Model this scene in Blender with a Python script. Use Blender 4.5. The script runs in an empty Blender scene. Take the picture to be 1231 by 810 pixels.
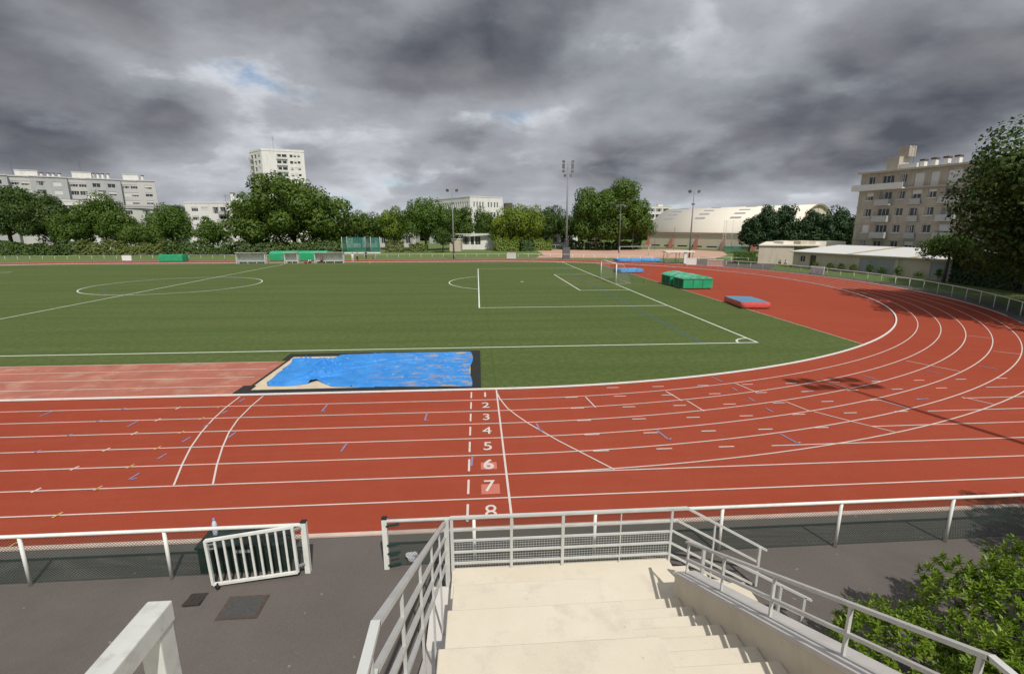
import bpy, bmesh, math, random
import numpy as np
from mathutils import Vector, Matrix
PI=math.pi; rad=math.radians
SC=bpy.context.scene; COL=SC.collection
# ---------------------------------------------------------------- helpers
class MB:
    """collects geometry that is linked as ONE mesh object"""
    def __init__(s): s.v=[]; s.f=[]; s.m=[]
    def add(s,vs,fs,mi=0):
        b=len(s.v); s.v+= [tuple(map(float,q)) for q in vs]
        for f in fs: s.f.append(tuple(b+i for i in f)); s.m.append(mi)
    def quad(s,a,b,c,d,mi=0): s.add([a,b,c,d],[(0,1,2,3)],mi)
    def box(s,x0,x1,y0,y1,z0,z1,mi=0):
        s.add([(x0,y0,z0),(x1,y0,z0),(x1,y1,z0),(x0,y1,z0),(x0,y0,z1),(x1,y0,z1),(x1,y1,z1),(x0,y1,z1)],
              [(0,3,2,1),(4,5,6,7),(0,1,5,4),(1,2,6,5),(2,3,7,6),(3,0,4,7)],mi)
    def obox(s,o,ex,ey,x0,x1,y0,y1,z0,z1,mi=0):
        """box in a rotated plan frame: origin o, unit axes ex, ey"""
        def P(x,y,z): return (o[0]+ex[0]*x+ey[0]*y, o[1]+ex[1]*x+ey[1]*y, z)
        s.add([P(x0,y0,z0),P(x1,y0,z0),P(x1,y1,z0),P(x0,y1,z0),P(x0,y0,z1),P(x1,y0,z1),P(x1,y1,z1),P(x0,y1,z1)],
              [(0,3,2,1),(4,5,6,7),(0,1,5,4),(1,2,6,5),(2,3,7,6),(3,0,4,7)],mi)
    def bar(s,p,q,w,h=None,up=(0,0,1),mi=0):
        """rectangular bar from p to q, width w sideways, height h"""
        h=h or w; p=Vector(p); q=Vector(q); d=(q-p).normalized(); u=Vector(up)
        if abs(d.dot(u))>.98: u=Vector((0,1,0))
        r=d.cross(u).normalized(); t=r.cross(d)
        c=[(-1,-1),(1,-1),(1,1),(-1,1)]
        vs=[e+r*(a*w/2)+t*(b*h/2) for e in (p,q) for a,b in c]
        s.add(vs,[(0,1,2,3),(7,6,5,4),(0,4,5,1),(1,5,6,2),(2,6,7,3),(3,7,4,0)],mi)
    def tube(s,pts,r,n=8,cap=True,mi=0):
        pts=[Vector(p) for p in pts]; rs=r if isinstance(r,(list,tuple)) else [r]*len(pts)
        rings=[]; vs=[]
        for i,p in enumerate(pts):
            a=pts[max(i-1,0)]; b=pts[min(i+1,len(pts)-1)]; d=(b-a).normalized()
            u=Vector((0,0,1)) if abs(d.z)<.95 else Vector((0,1,0))
            x=d.cross(u).normalized(); y=x.cross(d)
            for k in range(n):
                t=2*PI*k/n; vs.append(p+(x*math.cos(t)+y*math.sin(t))*rs[i])
        fs=[]
        for i in range(len(pts)-1):
            for k in range(n):
                k2=(k+1)%n; fs.append((i*n+k,(i+1)*n+k,(i+1)*n+k2,i*n+k2))
        if cap:
            fs.append(tuple(range(n))); fs.append(tuple(reversed(range((len(pts)-1)*n,len(pts)*n))))
        s.add(vs,fs,mi)
    def prism(s,poly,z0,z1,mi=0):
        n=len(poly); vs=[(x,y,z0) for x,y in poly]+[(x,y,z1) for x,y in poly]
        s.add(vs,[tuple(reversed(range(n))),tuple(range(n,2*n))]+[(i,(i+1)%n,n+(i+1)%n,n+i) for i in range(n)],mi)
    def ribbon(s,pts,w,z,mi=0,closed=False):
        n=len(pts); L=[];R=[]
        for i in range(n):
            a=pts[(i-1)%n] if (closed or i>0) else pts[i]; b=pts[(i+1)%n] if (closed or i<n-1) else pts[i]
            dx,dy=b[0]-a[0],b[1]-a[1]; l=math.hypot(dx,dy) or 1; nx,ny=-dy/l*w/2,dx/l*w/2
            L.append((pts[i][0]+nx,pts[i][1]+ny,z)); R.append((pts[i][0]-nx,pts[i][1]-ny,z))
        fs=[(n+i,n+(i+1)%n,(i+1)%n,i) for i in range(n if closed else n-1)]
        s.add(L+R,fs,mi)
    def build(s,name,mat,parent=None,smooth=False,local=False):
        me=bpy.data.meshes.new(name)
        off=Vector((0,0,0)) if (parent is None or local) else wloc(parent)
        me.from_pydata([(x-off.x,y-off.y,z-off.z) for x,y,z in s.v],[],s.f)
        mats=mat if isinstance(mat,(list,tuple)) else [mat]
        for m in mats: me.materials.append(m)
        if len(mats)>1: me.polygons.foreach_set('material_index',s.m)
        if smooth: me.polygons.foreach_set('use_smooth',[True]*len(me.polygons))
        me.update()
        o=bpy.data.objects.new(name,me); COL.objects.link(o)
        if parent is not None: o.parent=parent
        return o
def wloc(o):
    v=Vector((0,0,0))
    while o is not None: v+=o.location; o=o.parent
    return v
def tag(o,label=None,cat=None,group=None,kind=None):
    if label: o['label']=label
    if cat: o['category']=cat
    if group: o['group']=group
    if kind: o['kind']=kind
    return o
def thing(name,label,cat,loc=(0,0,0),rz=0,group=None):
    o=bpy.data.objects.new(name,None); COL.objects.link(o); o.empty_display_size=.2
    o.location=loc; o.rotation_euler=(0,0,rz); return tag(o,label,cat,group)
def copy_tree(o,parent=None):
    c=o.copy(); COL.objects.link(c)
    if parent is not None: c.parent=parent
    for ch in list(o.children): copy_tree(ch,c)
    return c
def struct(name,mb,mat,smooth=False):
    return tag(mb.build(name,mat,None,smooth),kind='structure')
# ---------------------------------------------------------------- materials
def newmat(name):
    m=bpy.data.materials.new(name); m.use_nodes=True; nt=m.node_tree
    return m,nt,nt.nodes['Principled BSDF']
def N(nt,t,**k):
    n=nt.nodes.new(t)
    for a,b in k.items():
        if a.startswith('i_'): n.inputs[a[2:].replace('_',' ')].default_value=b
        else: setattr(n,a,b)
    return n
def mixc(nt,fac,a,b,mode='MIX'):
    n=nt.nodes.new('ShaderNodeMix'); n.data_type='RGBA'; n.blend_type=mode
    for s,v in ((0,fac),(6,a),(7,b)):
        if hasattr(v,'is_output'): nt.links.new(v,n.inputs[s])
        else: n.inputs[s].default_value=(v if s==0 else (*v,1))
    return n.outputs[2]
def noise(nt,scale,detail=4,rough=.55,vec=None,dim='3D'):
    n=nt.nodes.new('ShaderNodeTexNoise'); n.inputs['Scale'].default_value=scale
    n.inputs['Detail'].default_value=detail; n.inputs['Roughness'].default_value=rough
    if vec is None: vec=nt.nodes.new('ShaderNodeNewGeometry').outputs['Position']
    nt.links.new(vec,n.inputs['Vector']); return n.outputs['Fac']
def ramp(nt,fac,stops):
    n=nt.nodes.new('ShaderNodeValToRGB'); e=n.color_ramp.elements
    while len(e)<len(stops): e.new(.5)
    for q,(p,c) in zip(e,stops): q.position=p; q.color=(c,c,c,1) if not isinstance(c,tuple) else (*c,1)
    nt.links.new(fac,n.inputs[0]); return n.outputs[0]
def bump(nt,b,h,strength=.3,dist=.01):
    n=nt.nodes.new('ShaderNodeBump'); n.inputs['Strength'].default_value=strength; n.inputs['Distance'].default_value=dist
    nt.links.new(h,n.inputs['Height']); nt.links.new(n.outputs[0],b.inputs['Normal'])
def simple(name,col,rough=.6,var=.18,scale=6,metal=0,spec=.4,fine=60,bmp=.12,bdist=.004,dirt=None,dirt_scale=1.5,dirt_amt=.5,streak=False):
    """base colour with worn variation, optional dirt blotches and a light bump"""
    m,nt,b=newmat(name)
    a=noise(nt,scale,5); f=noise(nt,fine,3)
    lo=tuple(c*(1-var) for c in col); hi=tuple(min(1,c*(1+var)) for c in col)
    c=mixc(nt,ramp(nt,a,[(.3,0.),(.7,1.)]),lo,hi)
    c=mixc(nt,.35,c,mixc(nt,f,lo,hi))
    if dirt is not None:
        vec=None
        if streak:
            mp=N(nt,'ShaderNodeMapping'); mp.inputs['Scale'].default_value=(1,1,.16); nt.links.new(N(nt,'ShaderNodeNewGeometry').outputs['Position'],mp.inputs['Vector']); vec=mp.outputs[0]
        d=ramp(nt,noise(nt,dirt_scale,7,.68,vec),[(.50,0.),(.68,1.)])
        k=nt.nodes.new('ShaderNodeMath'); k.operation='MULTIPLY'; k.inputs[1].default_value=dirt_amt; nt.links.new(d,k.inputs[0])
        c=mixc(nt,k.outputs[0],c,dirt)
    nt.links.new(c,b.inputs['Base Color'])
    b.inputs['Roughness'].default_value=rough; b.inputs['Metallic'].default_value=metal; b.inputs['Specular IOR Level'].default_value=spec
    if bmp: bump(nt,b,f,bmp,bdist)
    return m
def m_track():
    m,nt,b=newmat('red_track_rubber')
    big=noise(nt,.09,5,.6); mid=noise(nt,1.1,5,.6); fine=noise(nt,75,3,.7)
    c=mixc(nt,ramp(nt,big,[(.35,0.),(.65,1.)]),(.285,.054,.029),(.328,.070,.039))
    c=mixc(nt,ramp(nt,mid,[(.45,0.),(.75,.6)]),c,(.335,.082,.050))
    c=mixc(nt,ramp(nt,noise(nt,.35,7,.72),[(.54,0.),(.68,.35)]),c,(.19,.040,.026))
    c=mixc(nt,.5,c,mixc(nt,ramp(nt,fine,[(.32,0.),(.68,1.)]),(.155,.026,.013),(.40,.078,.041)))
    # faint streaks worn along the running direction
    g=N(nt,'ShaderNodeNewGeometry'); mp=N(nt,'ShaderNodeMapping'); mp.inputs['Scale'].default_value=(.12,2.6,1)
    nt.links.new(g.outputs['Position'],mp.inputs['Vector'])
    c=mixc(nt,ramp(nt,noise(nt,1.,4,.6,mp.outputs[0]),[(.52,0.),(.75,.3)]),c,(.335,.090,.056))
    nt.links.new(c,b.inputs['Base Color']); b.inputs['Roughness'].default_value=.95; b.inputs['Specular IOR Level'].default_value=.08
    bump(nt,b,fine,.5,.006); return m
def m_turf():
    m,nt,b=newmat('artificial_turf')
    big=noise(nt,.06,5,.6); mid=noise(nt,.8,5,.65); grain=noise(nt,3.2,5,.75); fine=noise(nt,30,3,.7)
    c=mixc(nt,ramp(nt,big,[(.35,0.),(.65,1.)]),(.050,.082,.018),(.084,.110,.031))
    c=mixc(nt,ramp(nt,mid,[(.4,0.),(.7,.6)]),c,(.070,.116,.027))
    c=mixc(nt,.62,c,mixc(nt,ramp(nt,grain,[(.36,0.),(.64,1.)]),(.024,.046,.009),(.150,.182,.055)))
    c=mixc(nt,.45,c,mixc(nt,ramp(nt,fine,[(.25,0.),(.75,1.)]),(.020,.038,.008),(.155,.19,.06)))
    g=N(nt,'ShaderNodeNewGeometry'); mp=N(nt,'ShaderNodeMapping'); mp.inputs['Scale'].default_value=(.03,.5,1)
    nt.links.new(g.outputs['Position'],mp.inputs['Vector'])
    c=mixc(nt,ramp(nt,noise(nt,1.,4,.6,mp.outputs[0]),[(.42,0.),(.6,.45)]),c,(.048,.082,.018))
    sx=N(nt,'ShaderNodeSeparateXYZ'); nt.links.new(g.outputs['Position'],sx.inputs[0])
    md=N(nt,'ShaderNodeMath',operation='PINGPONG'); md.inputs[1].default_value=4.0; nt.links.new(sx.outputs[0],md.inputs[0])     # roll seams every four metres
    sm=N(nt,'ShaderNodeMath',operation='LESS_THAN'); sm.inputs[1].default_value=.04; nt.links.new(md.outputs[0],sm.inputs[0]); k=N(nt,'ShaderNodeMath',operation='MULTIPLY'); k.inputs[1].default_value=.3; nt.links.new(sm.outputs[0],k.inputs[0])
    c=mixc(nt,k.outputs[0],c,(.04,.062,.016))
    vd=N(nt,'ShaderNodeVectorMath',operation='DISTANCE'); vd.inputs[1].default_value=(13.,41.9,0.); nt.links.new(g.outputs['Position'],vd.inputs[0])
    wr=N(nt,'ShaderNodeMapRange'); wr.inputs['From Min'].default_value=9.; wr.inputs['From Max'].default_value=1.; wr.inputs['To Max'].default_value=.7; nt.links.new(vd.outputs['Value'],wr.inputs[0])
    wk=N(nt,'ShaderNodeMath',operation='MULTIPLY'); nt.links.new(wr.outputs[0],wk.inputs[0]); nt.links.new(ramp(nt,noise(nt,.7,6,.7),[(.4,0.),(.6,1.)]),wk.inputs[1])
    c=mixc(nt,wk.outputs[0],c,(.13,.135,.055))
    nt.links.new(c,b.inputs['Base Color']); b.inputs['Roughness'].default_value=.9; b.inputs['Specular IOR Level'].default_value=.12; b.inputs['Sheen Weight'].default_value=.07; b.inputs['Sheen Roughness'].default_value=.45; b.inputs['Sheen Tint'].default_value=(.62,.75,.36,1)
    bump(nt,b,fine,.8,.02); return m
def m_lawn():
    m,nt,b=newmat('lawn_grass')
    mid=noise(nt,.5,5,.65); fine=noise(nt,9,4,.7)
    c=mixc(nt,ramp(nt,mid,[(.35,0.),(.7,1.)]),(.07,.125,.020),(.13,.175,.040))
    c=mixc(nt,.45,c,mixc(nt,fine,(.03,.07,.010),(.19,.24,.06)))
    nt.links.new(c,b.inputs['Base Color']); b.inputs['Roughness'].default_value=.9; bump(nt,b,fine,.9,.05); return m
def m_asphalt():
    m,nt,b=newmat('asphalt')
    big=noise(nt,.35,6,.65); fine=noise(nt,70,3,.75)
    c=mixc(nt,ramp(nt,big,[(.35,0.),(.68,1.)]),(.094,.083,.076),(.132,.116,.106))
    c=mixc(nt,.5,c,mixc(nt,ramp(nt,fine,[(.2,0.),(.85,1.)]),(.058,.049,.043),(.215,.187,.167)))
    s=ramp(nt,noise(nt,1.3,6,.7),[(.66,0.),(.74,.5)]); c=mixc(nt,s,c,(.15,.13,.115))
    c=mixc(nt,ramp(nt,noise(nt,7,2,.5),[(.735,0.),(.75,.8)]),c,(.26,.24,.21))
    c=mixc(nt,ramp(nt,noise(nt,.16,5,.7),[(.5,0.),(.62,.3)]),c,(.065,.057,.053))
    nt.links.new(c,b.inputs['Base Color']); b.inputs['Roughness'].default_value=.88; b.inputs['Specular IOR Level'].default_value=.3
    bump(nt,b,fine,.6,.008); return m
def m_concrete():
    m,nt,b=newmat('cream_painted_concrete')
    big=noise(nt,.8,6,.65); fine=noise(nt,45,4,.7); sp=noise(nt,11,5,.75)
    c=mixc(nt,ramp(nt,big,[(.35,0.),(.65,1.)]),(.615,.55,.435),(.69,.625,.51))
    c=mixc(nt,ramp(nt,noise(nt,2.2,8,.7),[(.53,0.),(.68,.7)]),c,(.50,.45,.38))
    c=mixc(nt,ramp(nt,sp,[(.655,0.),(.70,.8)]),c,(.26,.23,.19))
    c=mixc(nt,.25,c,mixc(nt,fine,(.44,.39,.31),(.78,.71,.58)))
    nt.links.new(c,b.inputs['Base Color']); b.inputs['Roughness'].default_value=.85
    bump(nt,b,fine,.25,.004); return m
def m_leaf(name,dark,light,scale=.45,trans=.3,tip=None):
    m,nt,b=newmat(name)
    oi=N(nt,'ShaderNodeObjectInfo')
    n1=noise(nt,scale,3,.6); n2=noise(nt,scale*9,2,.6)
    c=mixc(nt,ramp(nt,n1,[(.35,0.),(.65,1.)]),dark,light)
    c=mixc(nt,.5,c,mixc(nt,ramp(nt,n2,[(.3,0.),(.7,1.)]),dark,tip or light))
    h=N(nt,'ShaderNodeHueSaturation'); h.inputs['Saturation'].default_value=1.08; k=N(nt,'ShaderNodeMath',operation='MULTIPLY_ADD'); k.inputs[1].default_value=.016; k.inputs[2].default_value=.503
    nt.links.new(oi.outputs['Random'],k.inputs[0]); nt.links.new(k.outputs[0],h.inputs['Hue'])
    nt.links.new(c,h.inputs['Color']); c=h.outputs[0]
    nt.links.new(c,b.inputs['Base Color']); b.inputs['Roughness'].default_value=.55; b.inputs['Specular IOR Level'].default_value=.3
    t=N(nt,'ShaderNodeBsdfTranslucent'); nt.links.new(c,t.inputs[0])
    mx=N(nt,'ShaderNodeMixShader'); mx.inputs[0].default_value=trans
    nt.links.new(b.outputs[0],mx.inputs[1]); nt.links.new(t.outputs[0],mx.inputs[2]); nt.links.new(mx.outputs[0],nt.nodes['Material Output'].inputs[0])
    return m
def m_tarp():
    m,nt,b=newmat('blue_tarpaulin')
    g=N(nt,'ShaderNodeNewGeometry'); mp=N(nt,'ShaderNodeMapping'); mp.inputs['Scale'].default_value=(.55,1.7,1.)
    nt.links.new(g.outputs['Position'],mp.inputs['Vector'])
    c=mixc(nt,ramp(nt,noise(nt,1.4,4,.6),[(.35,0.),(.65,1.)]),(.028,.20,.57),(.045,.26,.66))
    st=ramp(nt,noise(nt,2.1,9,.75,mp.outputs[0]),[(.535,0.),(.57,.9)])
    sx=N(nt,'ShaderNodeSeparateXYZ'); nt.links.new(g.outputs['Position'],sx.inputs[0])
    mr=N(nt,'ShaderNodeMapRange'); mr.inputs['From Min'].default_value=-6.5; mr.inputs['From Max'].default_value=-2.2; nt.links.new(sx.outputs[0],mr.inputs[0])
    k=N(nt,'ShaderNodeMath',operation='MULTIPLY'); nt.links.new(st,k.inputs[0]); nt.links.new(mr.outputs[0],k.inputs[1])
    c=mixc(nt,k.outputs[0],c,(.36,.29,.20))
    sc=ramp(nt,noise(nt,4.2,7,.75),[(.62,0.),(.66,.75)]); c=mixc(nt,sc,c,(.5,.6,.7))
    nt.links.new(c,b.inputs['Base Color']); b.inputs['Roughness'].default_value=.62; b.inputs['Specular IOR Level'].default_value=.3
    bump(nt,b,noise(nt,3.2,6,.6,mp.outputs[0]),.55,.05); return m
M={}
M['track']=m_track(); M['turf']=m_turf(); M['lawn']=m_lawn(); M['asphalt']=m_asphalt(); M['concrete']=m_concrete()
M['runway']=simple('faded_runway_rubber',(.36,.122,.082),.85,.2,.9,fine=70,bmp=.4,dirt=(.52,.36,.25),dirt_scale=.7,dirt_amt=.45)
M['paint']=simple('white_line_paint',(.60,.52,.48),.7,.12,2.5,fine=60)
M['pitchpaint']=simple('white_turf_line',(.62,.66,.58),.9,.12,3,fine=40)
M['pitchblue']=simple('blue_turf_line',(.05,.10,.14),.9,.15,3)
M['bluepaint']=simple('blue_line_paint',(.24,.21,.34),.7,.15,3)
M['yellowpaint']=simple('yellow_line_paint',(.52,.32,.10),.7,.15,3)
M['patch']=simple('pale_red_repair_patch',(.50,.155,.115),.85,.1,6)
M['kerb']=simple('white_kerb_metal',(.74,.73,.70),.5,.1,2,dirt=(.35,.2,.15),dirt_scale=2,dirt_amt=.3)
M['edging']=simple('concrete_edging',(.55,.43,.37),.85,.15,3)
M['coping']=simple('pale_grey_coping',(.60,.57,.54),.85,.1,2,fine=30,dirt=(.45,.42,.38),dirt_scale=1.5,dirt_amt=.4)
M['rubber']=simple('black_rubber',(.018,.018,.017),.75,.3,4)
M['sand']=simple('pit_sand',(.55,.46,.33),.95,.2,2.5,fine=50,bmp=.6)
M['tarp']=m_tarp()
M['clay']=simple('pink_clay',(.47,.29,.21),.95,.12,.25,fine=6)
M['white']=simple('white_rail_paint',(.74,.75,.71),.42,.08,5,dirt=(.48,.45,.38),dirt_scale=2.4,dirt_amt=.35)
M['greyrail']=simple('grey_rail_paint',(.53,.54,.52),.42,.08,4,spec=.5,dirt=(.36,.34,.30),dirt_scale=3,dirt_amt=.35)
M['mastgrey']=simple('mast_grey',(.21,.215,.22),.5,.12,2)
M['oldrail']=simple('weathered_pale_rail',(.55,.56,.53),.5,.12,9,dirt=(.22,.19,.15),dirt_scale=16,dirt_amt=.4)
M['galv']=simple('galvanised_steel',(.34,.35,.35),.45,.12,3,metal=.35)
M['darkgalv']=simple('dark_grey_steel',(.13,.135,.14),.5,.15,3,metal=.2)
M['mesh']=simple('dark_green_wire',(.016,.050,.036),.6,.2,5)
M['gridwire']=simple('pale_grid_wire',(.50,.52,.49),.5,.1,5)
M['blackbox']=simple('dark_green_plastic',(.020,.028,.026),.55,.3,5,dirt=(.07,.075,.07),dirt_scale=2.5,dirt_amt=.6)
M['rust']=simple('rusty_iron',(.085,.055,.038),.8,.4,14)
M['iron']=simple('dark_cast_iron',(.07,.068,.066),.7,.25,20,fine=90,bmp=.5)
M['bottle']=simple('clear_plastic_bottle',(.62,.66,.78),.15,.05,8,spec=.6)
M['bag']=simple('white_plastic_bag',(.78,.77,.82),.45,.08,9)
M['capblue']=simple('blue_cap',(.30,.34,.68),.4,.05,8)
M['greenmat']=simple('green_pvc_cover',(.020,.33,.145),.45,.15,1.5,dirt=(.14,.38,.25),dirt_scale=1.2,dirt_amt=.45)
M['greentop']=simple('sun_bleached_green_cover',(.075,.40,.24),.5,.15,1.5,dirt=(.46,.58,.50),dirt_scale=.8,dirt_amt=.75)
M['darkgreen']=simple('dark_green_panel',(.016,.10,.045),.55,.2,2)
M['redmat']=simple('red_vinyl',(.62,.10,.085),.38,.18,3,dirt=(.40,.12,.11),dirt_scale=1.5,dirt_amt=.5)
M['bluemat']=simple('faded_blue_vinyl',(.10,.24,.37),.45,.15,1.5,dirt=(.09,.17,.24),dirt_scale=1.3,dirt_amt=.6)
M['skybluemat']=simple('bright_blue_vinyl',(.10,.36,.74),.4,.15,1.5,dirt=(.05,.15,.35),dirt_scale=2,dirt_amt=.5)
M['whitewall']=simple('white_render',(.72,.71,.68),.85,.06,.3,fine=12,dirt=(.54,.52,.48),dirt_scale=.9,dirt_amt=.55,streak=True)
M['greywall']=simple('grey_render',(.40,.41,.41),.85,.07,.3,fine=12,dirt=(.34,.34,.32),dirt_scale=.8,dirt_amt=.6,streak=True)
M['greypale']=simple('pale_grey_render',(.50,.495,.475),.85,.06,.3,fine=12)
M['stone']=simple('beige_stone_block',(.40,.36,.295),.85,.12,1.2,fine=20,dirt=(.25,.21,.165),dirt_scale=1.1,dirt_amt=.6,streak=True)
M['stoneband']=simple('stone_band',(.42,.38,.32),.85,.1,1.2)
M['beige']=simple('beige_render',(.50,.445,.36),.85,.08,.5,fine=10,dirt=(.31,.265,.21),dirt_scale=.9,dirt_amt=.6,streak=True)
M['gymroof']=simple('cream_roof_sheet',(.74,.685,.575),.7,.05,.15,fine=8)
M['gymwall']=simple('cream_gym_wall',(.60,.54,.43),.8,.06,.3)
M['redsteel']=simple('dull_red_steel',(.30,.11,.085),.7,.15,1)
M['glass']=simple('window_glass',(.035,.042,.05),.12,.3,.8,spec=.6,bmp=0)
M['skylight']=simple('grey_skylight',(.28,.31,.34),.4,.1,2)
M['frame']=simple('white_window_frame',(.62,.62,.60),.5,.08,3)
M['shutter']=simple('white_roller_shutter',(.60,.60,.58),.6,.08,2)
M['shutgrey']=simple('grey_roller_shutter',(.40,.40,.385),.6,.08,2)
M['garage']=simple('grey_garage_door',(.30,.315,.325),.6,.08,1.5)
M['shedroof']=simple('pale_sheet_roof',(.62,.615,.60),.65,.07,.6,dirt=(.5,.47,.42),dirt_scale=.6,dirt_amt=.4)
M['stain']=simple('ochre_lichen_strip',(.36,.30,.16),.85,.2,1)
M['chimney']=simple('dark_chimney_cap',(.10,.075,.065),.8,.2,2)
M['dugout']=simple('white_dugout_panel',(.62,.62,.585),.6,.1,1)
M['bark']=simple('tree_bark',(.10,.078,.058),.9,.3,3,fine=25,bmp=.6,bdist=.03)
M['net']=None
M['leafA']=m_leaf('leaf_mid_green',(.058,.100,.018),(.145,.205,.042),.35)
M['leafB']=m_leaf('leaf_dark_green',(.040,.070,.016),(.095,.140,.034),.4,.25)
M['leafC']=m_leaf('leaf_yellow_green',(.12,.175,.024),(.25,.30,.058),.4,.35)
M['leafD']=m_leaf('leaf_blackish_green',(.020,.042,.017),(.045,.080,.028),.5,.15)
M['leafE']=m_leaf('leaf_shrub_bronze',(.080,.105,.026),(.20,.22,.07),.5,.3)
M['laurel']=m_leaf('glossy_shrub_leaf',(.080,.140,.013),(.225,.305,.040),1.1,.32,tip=(.34,.39,.075))
M['laurel'].node_tree.nodes['Principled BSDF'].inputs['Roughness'].default_value=.33
def m_net():
    m,nt,b=newmat('green_netting'); b.inputs['Base Color'].default_value=(.02,.16,.12,1); b.inputs['Roughness'].default_value=.8
    t=N(nt,'ShaderNodeBsdfTransparent'); mx=N(nt,'ShaderNodeMixShader'); 
    f=ramp(nt,noise(nt,1.1,4,.6),[(.35,.68),(.65,.9)]); nt.links.new(f,mx.inputs[0])
    nt.links.new(t.outputs[0],mx.inputs[1]); nt.links.new(b.outputs[0],mx.inputs[2]); nt.links.new(mx.outputs[0],nt.nodes['Material Output'].inputs[0]); return m
M['net']=m_net()
def m_wnet():
    m,nt,b=newmat('pale_netting'); b.inputs['Base Color'].default_value=(.35,.36,.34,1)
    t=N(nt,'ShaderNodeBsdfTransparent'); mx=N(nt,'ShaderNodeMixShader'); mx.inputs[0].default_value=.16
    nt.links.new(t.outputs[0],mx.inputs[1]); nt.links.new(b.outputs[0],mx.inputs[2]); nt.links.new(mx.outputs[0],nt.nodes['Material Output'].inputs[0]); return m
M['wnet']=m_wnet()
# ---------------------------------------------------------------- the ground, track and pitch
R=39.85; LW=1.22; XL=-73.6          # kerb radius, lane width, left end of the straight
def arc(cx,cy,r,a0,a1,n): return [(cx+r*math.cos(a0+(a1-a0)*i/n),cy+r*math.sin(a0+(a1-a0)*i/n)) for i in range(n+1)]
def oval(r,n=96): return arc(0,R,r,-PI/2,PI/2,n)+arc(XL,R,r,PI/2,3*PI/2,n)
def fan(poly,z,c=None):
    mb=MB(); cx=c or (sum(p[0] for p in poly)/len(poly),sum(p[1] for p in poly)/len(poly)); n=len(poly)
    mb.add([(*cx,z)]+[(x,y,z) for x,y in poly],[(0,i+1,(i+1)%n+1) for i in range(n)]); return mb
g=MB(); NG=24
xs=np.concatenate([[-2500,-900,-350],np.linspace(-200,200,17),[350,900,2500]]); ys=np.concatenate([[-2500,-900,-300],np.linspace(-120,260,17),[400,1000,2500]])
g.add([(x,y,-.04) for y in ys for x in xs],[(j*len(xs)+i,j*len(xs)+i+1,(j+1)*len(xs)+i+1,(j+1)*len(xs)+i) for j in range(len(ys)-1) for i in range(len(xs)-1)])
struct('ground',g,M['lawn'])
g=MB(); g.quad((-130,-60,-.008),(90,-60,-.008),(90,-8.5,-.008),(-130,-8.5,-.008)); struct('asphalt_yard',g,M['asphalt'])
struct('asphalt_path',fan(oval(R+9.9),-.004,(-37,R)),M['asphalt'])
g=MB(); g.quad((36,60,0),(47,58,0),(58,72,0),(46,84,0)); struct('asphalt_access_path',g,M['asphalt'])
g=MB(); pts=[(12.5,91),(16.2,106),(16.7,131),(60,131),(68,115),(60,97),(50,84),(38,88)]
g.add([(x,y,-.012) for x,y in pts],[tuple(range(len(pts)))]); struct('clay_pitch',g,M['clay'])
g=MB(); g.add([(-95,-9.76,.004),(75,-9.76,.004),(75,0,.004),(-95,0,.004)],[(0,1,2,3)]); struct('sprint_straight',g,M['track'])
track=struct('running_track',fan(oval(R+7.32),.008,(-37,R)),M['track'])
# artificial turf inside the kerb, cut at the two D zones
XD,XDL=21.8,-95.3; Ri=R-.05
a1=math.acos(XD/Ri)
poly=arc(0,R,Ri,-PI/2,-a1,40)+arc(0,R,Ri,a1,PI/2,40)+arc(XL,R,Ri,PI/2,PI-math.acos((XL-XDL)/Ri),40)+arc(XL,R,Ri,PI+math.acos((XL-XDL)/Ri),3*PI/2,40)
turf=struct('football_turf',fan(poly,.012,(-37,R)),M['turf'])
g=MB(); g.ribbon([(XD,R-math.sqrt(Ri**2-XD**2)+.05),(XD,R+math.sqrt(Ri**2-XD**2)-.05)],.06,.017); tag(g.build('turf_edge_strip',M['edging'],turf))
# pitch lines
GX,TY,PM,HX=15.893,7.555,41.911,-36.8; FY=2*PM-TY; LX=2*HX-GX
pl=MB(); z=.018; w=.12
def seg(mb,a,b,w=w,z=z): mb.ribbon([a,b],w,z)
seg(pl,(LX-.06,TY),(GX+.06,TY)); seg(pl,(LX-.06,FY),(GX+.06,FY))
for gx,s in ((GX,-1),(LX,1)):
    seg(pl,(gx,TY+.06),(gx,FY-.06))
    for dx,hy in ((16.5,20.16),(5.5,9.16)):
        x2=gx+s*dx; seg(pl,(gx+s*.06,PM-hy),(x2,PM-hy)); seg(pl,(gx+s*.06,PM+hy),(x2,PM+hy)); seg(pl,(x2-s*.0,PM-hy-.06),(x2,PM+hy+.06),z=z+.001)
    th=math.acos(5.5/9.15); c=(gx+s*11,PM)
    A=arc(*c,9.15,(PI if s<0 else 0)-th,(PI if s<0 else 0)+th,24); pl.ribbon(A,.12,z+.002)
    pl.ribbon(arc(*c,.12,0,2*PI,10)[:-1],.2,z,closed=True)
    for yy,a in ((TY,0),(FY,1)):
        q=[(PI/2,PI),(PI,3*PI/2),(0,PI/2),(3*PI/2,2*PI)][(0 if s<0 else 2)+a]; pl.ribbon(arc(gx,yy,1.15,*q,12),.12,z+.002)
seg(pl,(HX,TY+.06),(HX,FY-.06),z=z+.001); pl.ribbon(arc(HX,PM,9.15,0,2*PI,64)[:-1],.12,z+.002,closed=True)
pl.build('white_pitch_lines',M['pitchpaint'],turf)
pb=MB(); pb.ribbon([(13.4,FY-.2),(12.95,40),(12.64,19.3),(12.5,TY+.1)],.12,.0165); pb.ribbon([(HX-26.,TY+.2),(HX-26.,FY-.2)],.1,.0165)
pb.ribbon(arc(HX,PM,7.,0,2*PI,48)[:-1],.1,.0165,closed=True); pb.build('blue_pitch_lines',M['pitchblue'],turf)
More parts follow.
